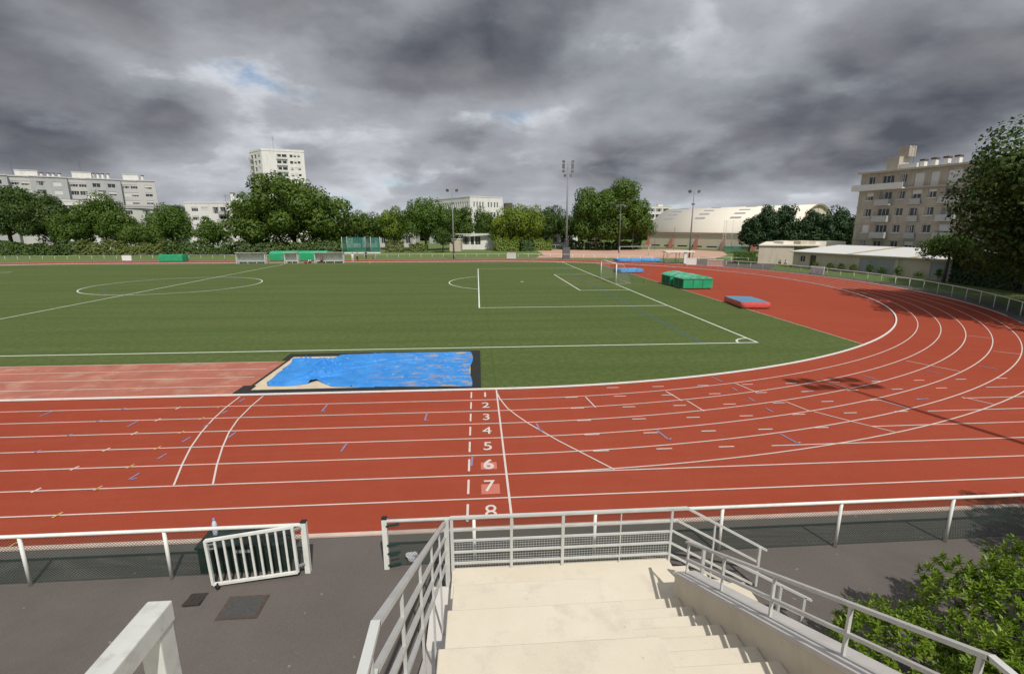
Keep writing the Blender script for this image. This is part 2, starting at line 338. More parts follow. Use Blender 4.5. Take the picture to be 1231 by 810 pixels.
# lane lines
ln=MB(); z1=.014
for k in range(1,8):
    y=-LW*k
    if k<=5:
        rr=R+6*LW; # dashed continuation inside the bend, solid again outside it
        xc=math.sqrt(rr*rr-(R-y)**2)
        ln.ribbon([(-95,y),(0,y)],.05,z1); ln.ribbon([(xc-2.2,y),(75,y)],.05,z1)
        x=3.0
        while x<xc-2.6: ln.ribbon([(x-.25,y+.03),(x+.25,y+.03)],.06,z1+.003); x+=2.0
    else:
        ln.ribbon([(-95,y),(75,y)],.05,z1)
for i in range(1,7): ln.ribbon(arc(0,R,R+LW*i,-PI/2,PI/2,160)+arc(XL,R,R+LW*i,PI/2,3*PI/2,120)+([(0,R-(R+LW*i))] if i<6 else []),.05,z1+.0015)
x=3.0
while x<24:                                        # short dashes on the line of the kerb, in the bend
    if R-math.sqrt(max(R*R-x*x,0))>0.12: ln.ribbon([(x-.25,-.1),(x+.25,-.1)],.06,z1+.003)
    x+=2
ln.ribbon([(0,-.06),(0,-9.72)],.06,z1+.0045)
for k in range(8): ln.ribbon([(-1.05,-LW*k-.24),(-1.05,-LW*k-.98)],.06,z1+.003)
brk=[(-.01,-.26),(.11,-1.2),(.33,-2.2),(.62,-2.95),(.98,-3.75),(1.36,-4.45),(1.8,-5.25),(2.4,-6.2),(3.08,-7.28)]; ln.ribbon(brk,.05,z1+.006)
arc1=[(-10.48,-.1),(-10.43,-1.43),(-10.3,-2.58),(-10.10,-3.7),(-9.80,-4.88),(-9.4,-6.06),(-8.93,-7.29)]
arc2=[(-9.56,-.1),(-9.53,-1.2),(-9.40,-2.64),(-9.16,-3.8),(-8.79,-5.0),(-8.36,-6.2),(-7.91,-7.31)]
for a in (arc1,arc2): ln.ribbon(a,.05,z1+.006)
radial=[((3.58,-1.2),(3.71,-2.4)),((7.1,-.75),(7.3,-1.92)),((7.5,-1.93),(7.67,-3.08)),((10.55,.07),(10.82,-1.17)),((11.33,-2.3),(11.62,-3.4)),((11.72,-3.4),(12.44,-4.44)),((12.44,-4.44),(13.23,-5.46)),((15.16,-2.38),(15.53,-3.37)),((18.75,-2.32),(19.19,-3.2)),((21.19,3.02),(21.69,1.97)),((21.69,1.97),(22.13,1.04)),((30.13,8.36),(30.88,7.6)),((27.7,4.57),(28.44,3.81)),((14.63,.1),(15.04,-1.04))]
for a,b in radial: ln.ribbon([a,b],.05,z1+.0075)
wt=[(-12.4,-7.29),(-12.35,-6.08),(-12.33,-4.87),(-12.3,-3.64),(-12.26,-2.45),(-12.23,-1.28)]
for x,y in wt: ln.ribbon([(x-.03,y-.12),(x+.03,y+.12)],.06,z1+.0045)
ln.build('white_lane_lines',M['paint'],track)
bl=MB()
blue=[((9.94,1.09),(10.08,.33)),((10.11,-.52),(10.12,-.92)),((10.13,-1.75),(10.14,-2.17)),((10.15,-2.95),(10.18,-3.37)),((5.27,-4.7),(5.38,-5.46)),((5.38,-5.46),(5.51,-5.34)),((9.26,-5.27),(9.37,-6.01)),((9.37,-6.01),(9.53,-5.92)),((17.01,.77),(17.19,.11)),((20.63,1.26),(20.92,.72)),((23.95,1.91),(24.28,1.24)),((12.64,-1.3),(13.2,-1.21)),((16.71,-2.45),(17.25,-2.4)),((-16.79,-1.8),(-16.74,-1.3)),((-12.92,-3.05),(-12.88,-2.47)),((-10.29,-4.48),(-10.24,-4.1)),((-10.33,-5.67),(-10.28,-5.3)),((-10.34,-6.88),(-10.29,-6.52)),((-10.28,-6.89),(-10.17,-6.81)),((-14.4,-3.73),(-14.32,-3.54)),((-14.38,-2.53),(-14.22,-2.33)),((-14.36,-1.32),(-14.2,-1.13)),((-14.42,-4.97),(-14.33,-4.75)),((-10.25,-2.01),(-10.2,-1.7)),((-10.26,-3.23),(-10.21,-2.96)),((-8.96,-4.26),(-8.94,-3.79)),((-10.21,-.76),(-10.17,-.37)),((-6.63,-2.04),(-6.63,-1.34)),((-6.63,-2.04),(-6.51,-2.05)),((-5.0,-5.54),(-4.97,-4.98)),((-2.67,-2.57),(-2.68,-3.25)),((-2.68,-3.25),(-2.55,-3.21)),((-.96,-6.21),(-.98,-6.78)),((1.26,-3.79),(1.32,-4.48)),((1.32,-4.48),(1.44,-4.45))]
for a,b in blue: bl.ribbon([a,b],.06,z1+.009)
bl.build('blue_track_marks',M['bluepaint'],track)
yl=MB()
for x,y in ((-10.88,-8.55),(-10.84,-7.31),(-10.82,-6.09),(-10.8,-4.88),(-10.76,-3.67),(-10.74,-2.45),(-10.71,-1.27),(-10.9,-9.64)): yl.ribbon([(x-.03,y-.12),(x+.03,y+.12)],.06,z1+.0105)
yl.build('yellow_track_marks',M['yellowpaint'],track)
# lane numbers
dg=None
pt=MB(); pt.add([(-.71,-7.0,z1),(-.25,-7.0,z1),(-.25,-6.57,z1),(-.71,-6.57,z1),(-.71,-8.34,z1),(-.22,-8.34,z1),(-.22,-7.83,z1),(-.71,-7.83,z1)],[(0,1,2,3),(4,5,6,7)])
pt.build('repair_patches',M['patch'],track)
for i in range(8):
    cu=bpy.data.curves.new('lane_number','FONT'); cu.body=str(i+1); cu.align_x='CENTER'; cu.align_y='CENTER'; cu.size=.82
    cu.offset=.018 if i==5 else (.005 if i!=7 else .0)
    o=bpy.data.objects.new('lane_number',cu); COL.objects.link(o)
    me=bpy.data.meshes.new_from_object(o.evaluated_get(bpy.context.evaluated_depsgraph_get())); bpy.data.objects.remove(o)
    me.materials.clear(); me.materials.append(M['paint'])
    o=bpy.data.objects.new('lane_number',me); COL.objects.link(o); o.parent=track
    bb=[v.co for v in me.vertices]; cx=(min(v.x for v in bb)+max(v.x for v in bb))/2; cy=(min(v.y for v in bb)+max(v.y for v in bb))/2
    for v in me.vertices: v.co.x=(v.co.x-cx)*.8; v.co.y-=cy
    o.location=(-.485,-.62-LW*i+.02,z1+.006)
# kerb and edging
kb=MB()
def kerbring(mb,pts,w,z0,z1,closed=True):
    n=len(pts)
    for sgn in (0,):
        L=[];Rr=[]
        for i in range(n):
            a=pts[(i-1)%n]; b=pts[(i+1)%n]; dx,dy=b[0]-a[0],b[1]-a[1]; l=math.hypot(dx,dy); nx,ny=-dy/l*w/2,dx/l*w/2
            L.append((pts[i][0]+nx,pts[i][1]+ny)); Rr.append((pts[i][0]-nx,pts[i][1]-ny))
    vs=[(x,y,z0) for x,y in L]+[(x,y,z1) for x,y in L]+[(x,y,z0) for x,y in Rr]+[(x,y,z1) for x,y in Rr]
    fs=[]
    for i in range(n):
        j=(i+1)%n; fs+=[(i,j,n+j,n+i),(n+i,n+j,3*n+j,3*n+i),(2*n+i,3*n+i,3*n+j,2*n+j)]
    mb.add(vs,fs)
kerbring(kb,oval(R,120),.09,.03,.085); kerb=struct('track_kerb',kb,M['kerb'])
ft=MB()
for i in range(160):
    x=-67.0+i*.42; ft.box(x,x+.10,-.03,.03,.009,.031)
for i in range(110):
    a=-PI/2+i*.0105; ft.obox((R*math.cos(a),R+R*math.sin(a)),(-math.sin(a),math.cos(a)),(math.cos(a),math.sin(a)),0,.1,-.03,.03,.009,.031)
ft.build('kerb_feet',M['rubber'],kerb)
eg=MB(); eg.box(-95,75,-9.88,-9.76,-.006,.03); struct('near_edging',eg,M['edging'])
eg=MB(); 
def edge_strip(mb,pts,w,z0,z1):
    for a,b in zip(pts,pts[1:]): mb.bar((*a,(z0+z1)/2),(*b,(z0+z1)/2),w,z1-z0)
edge_strip(eg,arc(0,R,R+7.4,-.56,PI/2,90)+[(XL,2*R+7.4)],.12,-.003,.03); edge_strip(eg,arc(XL,R,R+7.4,PI/2,PI+.5,60),.12,-.003,.03); struct('bend_edging',eg,M['edging'])
# long jump runway and sandpit
rw=MB(); rw.add([(-70,.16,.016),(-10.62,.16,.016),(-10.62,5.33,.016),(-70,5.33,.016)],[(0,1,2,3)]); run=struct('long_jump_runway',rw,M['runway'])
rl=MB()
for y in (1.32,2.61,3.96,5.28): rl.ribbon([(-70,y),(-11.05,y)],.05,.020)
rl.build('runway_lines',M['paint'],run)
pit=MB(); pit.add([(-10.6,.2,.02),(-.7,.2,.02),(-.7,6.5,.02),(-10.6,6.5,.02)],[(0,1,2,3)]); pit=struct('sandpit',pit,M['sand'])
rb=MB(); rb.box(-10.9,-.64,.13,.56,.018,.07); rb.box(-10.9,-.64,6.16,6.68,.018,.07); rb.box(-1.12,-.64,.56,6.16,.018,.068)
rb.obox((-10.9,.56),(1,0),(0,1),0,.5,0,.65,.018,.06); rb.obox((-10.9,.56),(1,0),(0,1),0,.35,5.0,5.6,.018,.06); rb.box(-10.62,-10.52,1.2,5.6,.018,.05)
rb.build('rubber_border',M['rubber'],pit)
def tarp():
    rng=np.random.default_rng(4); nx,ny=220,110; mb=MB()
    top=[(0,5.82),(.08,5.55),(.155,5.3),(.20,5.55),(.24,6.15),(.27,6.3),(.5,6.42),(.8,6.44),(.95,6.42),(1,6.36)]
    bot=[(0,1.75),(.03,1.15),(.12,1.12),(.20,1.35),(.235,1.75),(.27,1.42),(.33,.92),(.45,.72),(.6,.55),(.8,.44),(1,.36)]
    f=lambda T,t: float(np.interp(t,[q[0] for q in T],[q[1] for q in T]))
    ph=rng.uniform(0,6.28,40); dirs=[(math.cos(a),math.sin(a)) for a in rng.uniform(0,PI,40)]; fr=rng.uniform(1.2,7,40)
    vs=[]; CR=[]
    for k in range(46):
        left=k<22; a=rng.uniform(0,PI) if left else rng.choice([rng.normal(.25,.25),rng.normal(1.5,.35)])
        CR.append((rng.uniform(-10.1,-7.6) if left else rng.uniform(-7.8,-1.3),rng.uniform(1.3,5.4) if left else rng.uniform(.7,6.2),math.sin(a),-math.cos(a),rng.uniform(.035,.07) if left else rng.uniform(.03,.06),rng.uniform(.05,.13) if left else rng.uniform(.03,.07),rng.uniform(.4,1.3) if left else rng.uniform(.5,2.2)))
    for j in range(ny+1):
        for i in range(nx+1):
            t=i/nx; s=j/ny; x=-10.15+9.05*t+.08*math.sin(s*9+1); 
            if t<.12: x+= .42*(s-.35)*(1-t/.12)*(-1 if s>.5 else .6)
            b,tp=f(bot,t)+.02*math.sin(t*31),f(top,t)+.02*math.sin(t*27+2); y=b+(tp-b)*s
            z=.084+.010*math.sin(3*t)+.010*math.sin(x*1.9+y*1.1)*math.sin(y*2.3-x*.6)
            for cx,cy,nx_,ny_,wd,am,ln in CR:
                dx,dy=x-cx,y-cy; q=dx*nx_+dy*ny_; al=-dx*ny_+dy*nx_
                if abs(al)<ln: 
                    f_=1-(al/ln)**2; z+=am*f_*(math.exp(-(q/wd)**2)-.55*math.exp(-((q-1.7*wd)/wd)**2))
            z+=.15*math.exp(-((x+8.25-.25*math.sin(y*1.3))/.16)**2)*(.45+.55*math.sin(y*1.1+.4)**2)*(1 if y<5.4 else .3)
            e=min(s,1-s)*ny; 
            if e<3: z-=.02*(3-e)
            if i<3: z-=.02*(3-i)
            over=y<.60 or y>6.12 or x>-1.16 or x<-10.5
            vs.append((x,y,max(z,.078 if over else .026)))
    fs=[(j*(nx+1)+i,j*(nx+1)+i+1,(j+1)*(nx+1)+i+1,(j+1)*(nx+1)+i) for j in range(ny) for i in range(nx)]
    mb.add(vs,fs); o=mb.build('tarpaulin',M['tarp'],None,True); md=o.modifiers.new('thickness','SOLIDIFY'); md.thickness=.006; md.offset=1
    tag(o,'bright blue tarpaulin with mud stains spread over the sandpit','tarpaulin')
tarp()
# ---------------------------------------------------------------- fences
def chainlink(p,q,z0,z1,cell,wr,mb):
    """two families of diagonal wires between p and q"""
    L=math.hypot(q[0]-p[0],q[1]-p[1]); ex=((q[0]-p[0])/L,(q[1]-p[1])/L); H=z1-z0; n=int(L/cell)
    for s in (1,-1):
        for i in range(-int(H/cell),n+1):
            a0=i*cell; a1=a0+H
            t0=max(0,-a0/H); t1=min(1,(L-a0)/H)
            if t1<=t0: continue
            pts=[]
            for t in (t0,t1):
                a=a0+H*t; zz=z0+H*t if s>0 else z1-H*t; pts.append((p[0]+ex[0]*a,p[1]+ex[1]*a,zz))
            mb.bar(pts[0],pts[1],wr,wr)
def white_fence(xs,label,endL=None,endR=None,H=1.06):
    y=-11.0; t=thing('perimeter_fence',label,'fence',((xs[0]+xs[-1])/2,y,0),group='white perimeter fence along the straight')
    for i,x in enumerate(xs):
        e=(i==0 and endL) or (i==len(xs)-1 and endR)
        m=MB()
        if e: m.box(x-.05,x+.05,y-.05,y+.05,0,H+.06)
        else: m.tube([(x,y,0),(x,y,H-.03)],.034,10)
        po=m.build('post',M['white'],t,not e)
        if e:
            m=MB(); m.box(x-.052,x+.052,y-.052,y+.052,H+.06,H+.085); m.build('post_cap',M['rubber'],po)
    m=MB(); m.tube([(xs[0]-(0 if endL else .3),y,H),(xs[-1],y,H)],.036,12); m.build('top_rail',M['white'],t,True)
    m=MB(); chainlink((xs[0],y+.04),(xs[-1],y+.04),.03,H-.04,.062,.0052,m)
    for z in (.04,.55,H-.06): m.bar((xs[0],y+.04,z),(xs[-1],y+.04,z),.006)
    m.build('chain_link',M['mesh'],t)
    return t
fl=white_fence([-22.6,-19.97,-17.34,-14.71,-12.07,-9.45,-6.83,-4.2],'white rail fence with dark chain link on the left, ending at a capped post',endR=True)
fr=white_fence([-2.64,-.87,1.61,4.3,6.9,9.44,12.0,14.6,17.2,19.8,22.4],'white rail fence with dark chain link running behind the stair landing to the right',endL=True)
# dark green clamps on the right hand end post
for z in (.1,.36,.55,.98):
    m=MB(); m.bar((-2.61,-11.05,z),(-2.36,-10.99,z),.035); m.build('wire_clamp',M['mesh'],fr)
# gate, hanging skew and folded back along the fence
TL,TR,BR,BL_=Vector((-5.90,-11.33,1.02)),Vector((-4.37,-11.14,1.115)),Vector((-4.35,-11.14,.115)),Vector((-5.88,-11.31,.0))
BL_.z=.06
gt=thing('barred_gate','white metal gate of upright bars hanging skew on the capped post','gate',((BL_+BR)/2)[:2]+(0,))
m=MB()
for a,b in ((TL,TR),(TR,BR),(BR,BL_),(BL_,TL)): m.bar(a,b,.05,.05,up=(0,1,0))
m.build('gate_frame',M['white'],gt)
for i in range(1,10):
    t=i/10; a=TL.lerp(TR,t); b=BL_.lerp(BR,t); d=(a-b).normalized()*.02
    m=MB(); m.bar(b+d,a-d,.038,.024,up=(0,1,0)); m.build('bar',M['white'],gt)
m=MB(); l0=TL.lerp(BL_,.10); l1=TL.lerp(BL_,.2); d=(TR-TL)*.1
m.bar(l0,l0+d*.95,.018); m.bar(l1,l1+d*.95,.018); m.bar(l0+d*.3,l1+d*.3,.012); m.build('latch',M['galv'],gt)
for q in (.08,.88):
    p=TR.lerp(BR,q); m=MB(); m.bar(p,Vector((-4.24,-11.06,p.z)),.05,.035); m.build('hinge',M['galv'],gt)
m=MB(); w0=BL_+Vector((.10,-.05,0)); m.bar(w0+Vector((0,0,.06)),w0+Vector((0,0,-.02)),.02); m.tube([w0+Vector((-.012,-.03,-.015)),w0+Vector((.012,.01,-.015))],.045,12); m.build('stop_wheel',M['rubber'],gt)
# dark box with bottle
bx=thing('storage_box','dark green plastic storage box behind the fence, partly hidden by the skew gate','box',(-5.45,-10.65,0))
m=MB(); m.prism([(-6.33,-10.91),(-4.66,-10.91),(-4.66,-10.39),(-6.33,-10.39)],0,.55); m.build('box_body',M['blackbox'],bx)
m=MB(); m.prism([(-6.37,-10.94),(-4.62,-10.94),(-4.62,-10.36),(-6.37,-10.36)],.55,.61); o=m.build('lid',M['blackbox'],bx); md=o.modifiers.new('b','BEVEL'); md.width=.015; md.segments=2
m=MB(); m.bar((-5.6,-10.95,.5),(-5.3,-10.95,.5),.03,.06); m.build('clasp',M['galv'],bx)
def lathe(prof,n=14):
    m=MB(); vs=[];fs=[]
    for r,z in prof:
        for k in range(n): vs.append((r*math.cos(2*PI*k/n),r*math.sin(2*PI*k/n),z))
    for i in range(len(prof)-1):
        for k in range(n): fs.append((i*n+k,i*n+(k+1)%n,(i+1)*n+(k+1)%n,(i+1)*n+k))
    fs.append(tuple(reversed(range(n)))); fs.append(tuple(range((len(prof)-1)*n,len(prof)*n))); m.add(vs,fs); return m
bo=thing('plastic_bottle','clear plastic water bottle standing on the dark storage box','bottle',(-6.16,-10.52,.61)); bo.scale=(1.15,1.15,1.15)
lathe([(.036,0),(.042,.01),(.042,.09),(.036,.11),(.042,.13),(.042,.2),(.03,.25),(.014,.28),(.014,.3)]).build('bottle_body',M['bottle'],bo,True,True)
lathe([(.018,.285),(.018,.32)],10).build('bottle_cap',M['capblue'],bo,False,True)
m=lathe([(.005,0),(.09,.01),(.11,.05),(.06,.1),(.02,.13),(.05,.17),(.004,.19)],12); rng=random.Random(3)
m.v=[(x*1.3+rng.uniform(-.02,.02),y+rng.uniform(-.02,.02),z+rng.uniform(-.015,.015)) for x,y,z in m.v]
o=m.build('plastic_bag',M['bag']); o.location=(-2.2,-10.80,.02); o.rotation_euler=(0.5,.6,.3); o.location.z=.06; tag(o,'crumpled white plastic bag lying at the foot of the fence beside the stairs','bag')
# drain and manhole
dr=thing('drain_grate','small rusty drain grate set in the asphalt left of the manhole cover','drain grate',(-6.05,-11.63,0))
m=MB(); m.obox((-6.05,-11.63),(1,.05),(-.05,1),-.15,.15,-.16,.16,-.002,.004); m.build('pit',M['rubber'],dr)
for i in range(9):
    x=-6.05-.135+i*.033; m=MB(); m.bar((x-.03,-11.78,.012),(x+.02,-11.47,.012),.012,.012); m.build('bar',M['iron'] if i%3 else M['rust'],dr)
mh=thing('manhole_cover','rectangular iron manhole cover in the asphalt in front of the skew gate','manhole cover',(-5.08,-11.88,0))
m=MB(); m.obox((-5.08,-11.88),(1,0),(.0,1),-.36,.36,-.28,.28,-.002,.010); m.build('rim',M['rust'],mh)
m=MB(); m.obox((-5.08,-11.88),(1,0),(.0,1),-.32,.32,-.25,.25,.004,.014)
for i in range(14):
    x=-.30+i*.0455
    for j in range(11): m.obox((-5.08,-11.88),(1,0),(0,1),x,x+.028,-.235+j*.044,-.235+j*.044+.026,.014,.017)
m.build('cover_plate',M['iron'],mh)
# ---------------------------------------------------------------- the stand and its stairs
st=thing('concrete_stand','cream painted concrete terrace steps leading down to a landing at the fence','grandstand',(.6,-15,0))
ZL=.65
m=MB(); m.box(-1.26,2.78,-12.97,-11.95,0,ZL); m.box(-1.17,2.47,-13.187,-12.97,0,ZL); m.build('landing',M['concrete'],st)
for a,b,z in ((-13.19,-14.445,1.31),(-14.45,-15.695,1.97),(-15.70,-16.945,2.63),(-16.95,-17.495,3.28)):
    m=MB(); m.box(-1.17,1.11,b,a,0,z); o=m.build('terrace_step',M['concrete'],st); md=o.modifiers.new('b','BEVEL'); md.width=.014; md.segments=2
m=MB(); m.box(-1.26,2.47,-19.2,-17.5,0,3.29); m.build('upper_landing',M['concrete'],st)
ys=[-13.2,-13.64,-14.05,-14.46,-14.85,-15.26,-15.67,-16.07,-16.47,-16.87,-17.2,-17.497]
for k in range(11):
    m=MB(); m.box(1.114,2.468,ys[k+1]+.003,ys[k],0,.87+.22*k); o=m.build('stair_step',M['concrete'],st); md=o.modifiers.new('b','BEVEL'); md.width=.012; md.segments=2
# right hand stringer wall with a coping
wt_=lambda y: 1.19+.51*(-13.0-y)
def slopewall(x0,x1,ya,yb,f,name,mat,zb=0.,par=st,zoff=0):
    m=MB(); vs=[]
    for x in (x0,x1):
        vs+= [(x,ya,zb if zb is not None else f(ya)+zoff-.06),(x,yb,zb if zb is not None else f(yb)+zoff-.06),(x,yb,f(yb)+zoff),(x,ya,f(ya)+zoff)]
    m.add(vs,[(0,1,2,3),(7,6,5,4),(0,4,5,1),(1,5,6,2),(2,6,7,3),(3,7,4,0)]); return m.build(name,mat,par)
slopewall(2.47,2.80,-12.985,-17.42,lambda y:wt_(y)-.05,'side_wall',M['concrete'])
slopewall(2.455,2.815,-12.98,-17.42,wt_,'wall_coping',M['coping'],None)
m=MB(); m.box(2.47,2.80,-21,-17.42,0,3.44); m.build('side_wall',M['concrete'],st)
slopewall(-1.62,-1.175,-12.0,-13.4,lambda y:.32,'side_wall',M['coping'])
slopewall(-1.62,-1.175,-13.4,-17.42,lambda y:.32+.51*(-13.4-y),'side_wall',M['coping'])
m=MB(); m.box(-7,7,-26,-19.2,0,5.02); m.build('upper_terrace',M['concrete'],st)
# side flight to the yard
for i in range(4):
    m=MB(); x0=2.78+.37*i; m.box(x0,x0+.37 if i<3 else 4.32,-12.97,-11.98,0,ZL-.1625*(i+1)+(.06 if i==3 else 0)); m.build('side_step',M['concrete'],st)
def rail_thing(label,loc): return thing('handrail',label,'handrail',loc)
GR=M['greyrail']
# front rail on the landing, running down the side flight
h=rail_thing('grey metal railing across the landing that bends down the short side flight at its right',(.8,-12,ZL))
for x,w in ((-1.25,.055),(-.18,.05),(.76,.055),(2.78,.04)):
    m=MB(); m.bar((x,-12,ZL-.02 if x>-1 else .32),(x,-12,1.70),w,.04); m.build('post',GR,h)
m=MB(); m.bar((1.83,-12.0,ZL-.02),(1.83,-12.0,1.70),.02); m.build('post',GR,h)
m=MB(); m.bar((-1.27,-12,1.715),(3.06,-12,1.715),.06,.04); m.bar((3.05,-12,1.72),(4.68,-12,.755),.05,.035); m.build('top_rail',GR,h)
for z,xb in ((1.47,2.90),(1.25,2.84),(1.02,2.79),(.79,2.77)):
    m=MB(); m.bar((-1.25,-12,z),(xb,-12,z),.035,.035); xe=min(4.53,xb+(z-.03)/.59); m.bar((xb-.01,-12,z),(xe,-12,z-(xe-xb)*.59),.035,.035); m.build('mid_rail',GR,h)
m=MB(); m.bar((4.53,-12.02,0.0),(4.53,-12.02,.84),.045); m.build('post',GR,h)
m=MB(); m.bar((3.62,-12.0,.2),(3.62,-12.0,1.38),.03); m.build('post',GR,h)
m=MB(); x=-1.22
while x<2.76: m.bar((x,-11.975,.66),(x,-11.975,1.25),.0045); x+=.05
z=.67
while z<1.26: m.bar((-1.25,-11.972,z),(2.78,-11.972,z),.0045); z+=.05
m.build('wire_grid',M['gridwire'],h)
# near rail of the side flight
h=rail_thing('short grey handrail sloping down the near side of the side flight',(3.8,-13.04,0))
m=MB(); m.bar((2.88,-13.04,1.67),(4.88,-13.04,.53),.045,.035); m.build('top_rail',GR,h)
for dz in (.36,.68):
    m=MB(); xe=min(4.75,2.88+(1.67-dz-.06)/.57); m.bar((2.88,-13.04,1.67-dz),(xe,-13.04,1.67-dz-(xe-2.88)*.57),.035); m.build('mid_rail',GR,h)
for x,zt in ((2.9,1.65),(4.3,.85),(4.75,.6)):
    m=MB(); m.bar((x,-13.04,0),(x,-13.04,zt),.045); m.build('post',GR,h)
# right rail on the stringer wall
h=rail_thing('grey handrail standing on the sloping right side wall of the terrace steps',(2.6,-15.2,2.2)); X=2.60
tz=lambda y: 1.78+.508*(-13.05-y)
m=MB(); m.bar((X,-13.05,tz(-13.05)),(X,-17.42,tz(-17.42)),.05,.035); m.bar((X,-17.41,tz(-17.42)),(X,-20.5,tz(-17.42)),.05,.035); m.build('top_rail',GR,h)
for dz in (.31,.56):
    m=MB(); m.bar((X,-13.1,tz(-13.1)-dz),(X,-17.5,tz(-17.5)-dz),.04,.035); m.bar((X,-17.49,tz(-17.5)-dz),(X,-20.5,tz(-17.5)-dz),.04,.035); m.build('mid_rail',GR,h)
for y in (-13.12,-14.18,-15.24,-16.3,-17.36):
    m=MB(); m.bar((X,y,wt_(y)-.02),(X,y,tz(y)-.01),.03,.03); m.build('post',GR,h)
# left rail
h=rail_thing('grey handrail descending along the left edge of the terrace steps',(-1.37,-14.6,2)); X=-1.37
tz=lambda y: 1.66+.523*(-12.05-y)
YB=-17.28
m=MB(); m.bar((X,-12.05,tz(-12.05)),(X,YB,tz(YB)),.058,.035); m.bar((X,YB+.015,tz(YB)),(X,-21,tz(YB)),.058,.035); m.build('top_rail',GR,h)
for dz in (.30,.58,.86):
    m=MB(); m.bar((X,-12.05,tz(-12.05)-dz),(X,YB-.1,tz(YB-.1)-dz),.042,.035); m.bar((X,YB-.09,tz(YB-.1)-dz),(X,-21,tz(YB-.1)-dz),.042,.035); m.build('mid_rail',GR,h)
for y in (-12.03,-13.1,-14.2,-15.3,-16.4,-17.45):
    m=MB(); m.bar((X,y,.32+max(0,.51*(-13.4-y))-.02),(X,y,tz(y)-.01 if y>YB else tz(YB)-.01),.028,.028); m.build('post',GR,h)
m=MB(); m.bar((-1.335,-12.0,.30),(-1.335,-12.0,1.70),.07,.05); m.build('end_post',GR,h)
# foreground rail beside the camera
h=thing('foreground_handrail','thick pale weathered handrail end in the near left corner of the terrace','handrail',(-1.58,-18.7,5.02))
m=MB(); m.box(-1.612,-1.548,-25,-18.67,5.715,5.775); o=m.build('top_rail',M['oldrail'],h); md=o.modifiers.new('b','BEVEL'); md.width=.004; md.segments=2
m=MB(); m.box(-1.606,-1.552,-18.735,-18.674,3.3,5.714); o=m.build('post',M['oldrail'],h); md=o.modifiers.new('b','BEVEL'); md.width=.004; md.segments=2
m=MB(); m.box(-1.606,-1.552,-20.6,-20.54,5.0,5.714); m.build('post',M['oldrail'],h)
# ---------------------------------------------------------------- far perimeter rails
def far_fence(pts,label,step,mat,loc,H=1.08,mesh=False,grp='rails round the far side of the track'):
    """pts: a polyline; posts every step metres along it"""
    t=thing('perimeter_rail',label,'rail',loc,group=grp)
    P=[Vector((*p,0)) for p in pts]; L=[0]
    for a,b in zip(P,P[1:]): L.append(L[-1]+(b-a).length)
    def at(s):
        i=0
        while i<len(P)-2 and L[i+1]<s: i+=1
        return P[i].lerp(P[i+1],(s-L[i])/(L[i+1]-L[i]))
    n=int(L[-1]/step)
    for i in range(n+1):
        p=at(min(i*step,L[-1])); m=MB(); m.tube([p,p+Vector((0,0,H-.03))],.034,6); m.build('post',mat,t,True)
    m=MB(); q=[at(L[-1]*i/max(1,n)) +Vector((0,0,H)) for i in range(n+1)]; m.tube(q,.04,6); m.build('top_rail',mat,t,True)
    if mesh:
        m=MB()
        for i in range(n):
            a=at(i*step); b=at((i+1)*step); chainlink((a.x,a.y),(b.x,b.y),.04,H-.05,.11,.0045,m)
        m.build('chain_link',M['mesh'],t)
    return t
RR=48.15
far_fence([(-104,88.3),(5.5,88.3)],'long straight pale rail behind the far track, left of the pale box',2.4,M['greyrail'],(-49,88.3,0))
far_fence([(8.2,88.2)]+[(RR*math.cos(a),R+RR*math.sin(a)) for a in np.linspace(1.35,.80,14)],'curved white rail in front of the pink clay pitch behind the tall floodlight mast',2.4,M['white'],(22,84,0))
far_fence([(RR*math.cos(a),R+RR*math.sin(a)) for a in np.linspace(.50,-.60,40)],'long curved white rail with wire mesh round the right bend under the trees',2.3,M['white'],(47,38,0),mesh=True)
far_fence([(18.,134.0),(29.5,133.6)],'short low white rail at the back left corner of the clay pitch',5.6,M['white'],(24,134,0),H=1.3,grp='rails of the clay pitch')
far_fence([(42.5,131.6),(53.,131.2)],'short low white rail at the back of the clay pitch before the gym',2.6,M['white'],(48,131.4,0),H=1.3,grp='rails of the clay pitch')
far_fence([(42.2,73.6),(45.3,71.2),(50,68.8)],'short white rail with thick posts between the white shelter and the clipped hedge',2.9,M['white'],(46,71,0),H=1.1,grp='rails of the clay pitch')
# white boxes, panels and gates by the rails
def panel(name,label,cat,c,ang,w,h,bars=0,lean=0,zb=.12,mat='white'):
    t=thing(name,label,cat,(c[0],c[1],0),ang); 
    m=MB(); m.box(-w/2,w/2,-.03,.03,zb,h); o=m.build('board' if not bars else 'infill',M[mat],t,False,True)
    m=MB(); 
    for a,b in (((-w/2,zb),(-w/2,h)),((w/2,zb),(w/2,h)),((-w/2,h),(w/2,h)),((-w/2,zb),(w/2,zb))): m.bar((a[0],-.01,a[1]),(b[0],-.01,b[1]),.07,.09,up=(0,1,0))
    for i in range(1,bars): m.bar((-w/2+w*i/bars,-.04,zb),(-w/2+w*i/bars,-.04,h),.05,.03,up=(0,1,0))
    m.build('panel_frame',M['white'],t,False,True)
    for s in (-1,1):
        m=MB(); m.box(s*(w/2-.12)-.05,s*(w/2-.12)+.05,-.22,.22,0,zb+.02); m.build('foot',M['galv'],t,False,True)
    if lean: t.rotation_euler.x=lean
    return t
panel('sign_board','white sign board fixed on the far rail at the left before the hedge','sign',(-72.9,87.9),0,1.8,1.15)
panel('equipment_box','pale grey box at the end of the long straight rail, left of the tall mast','box',(6.7,88),0,1.9,1.25,mat='greypale')
panel('gate_panel','white barred gate panel standing upright beside the white shelter','gate',(37.6,66.6),-.35,1.75,1.25,6,mat='white')
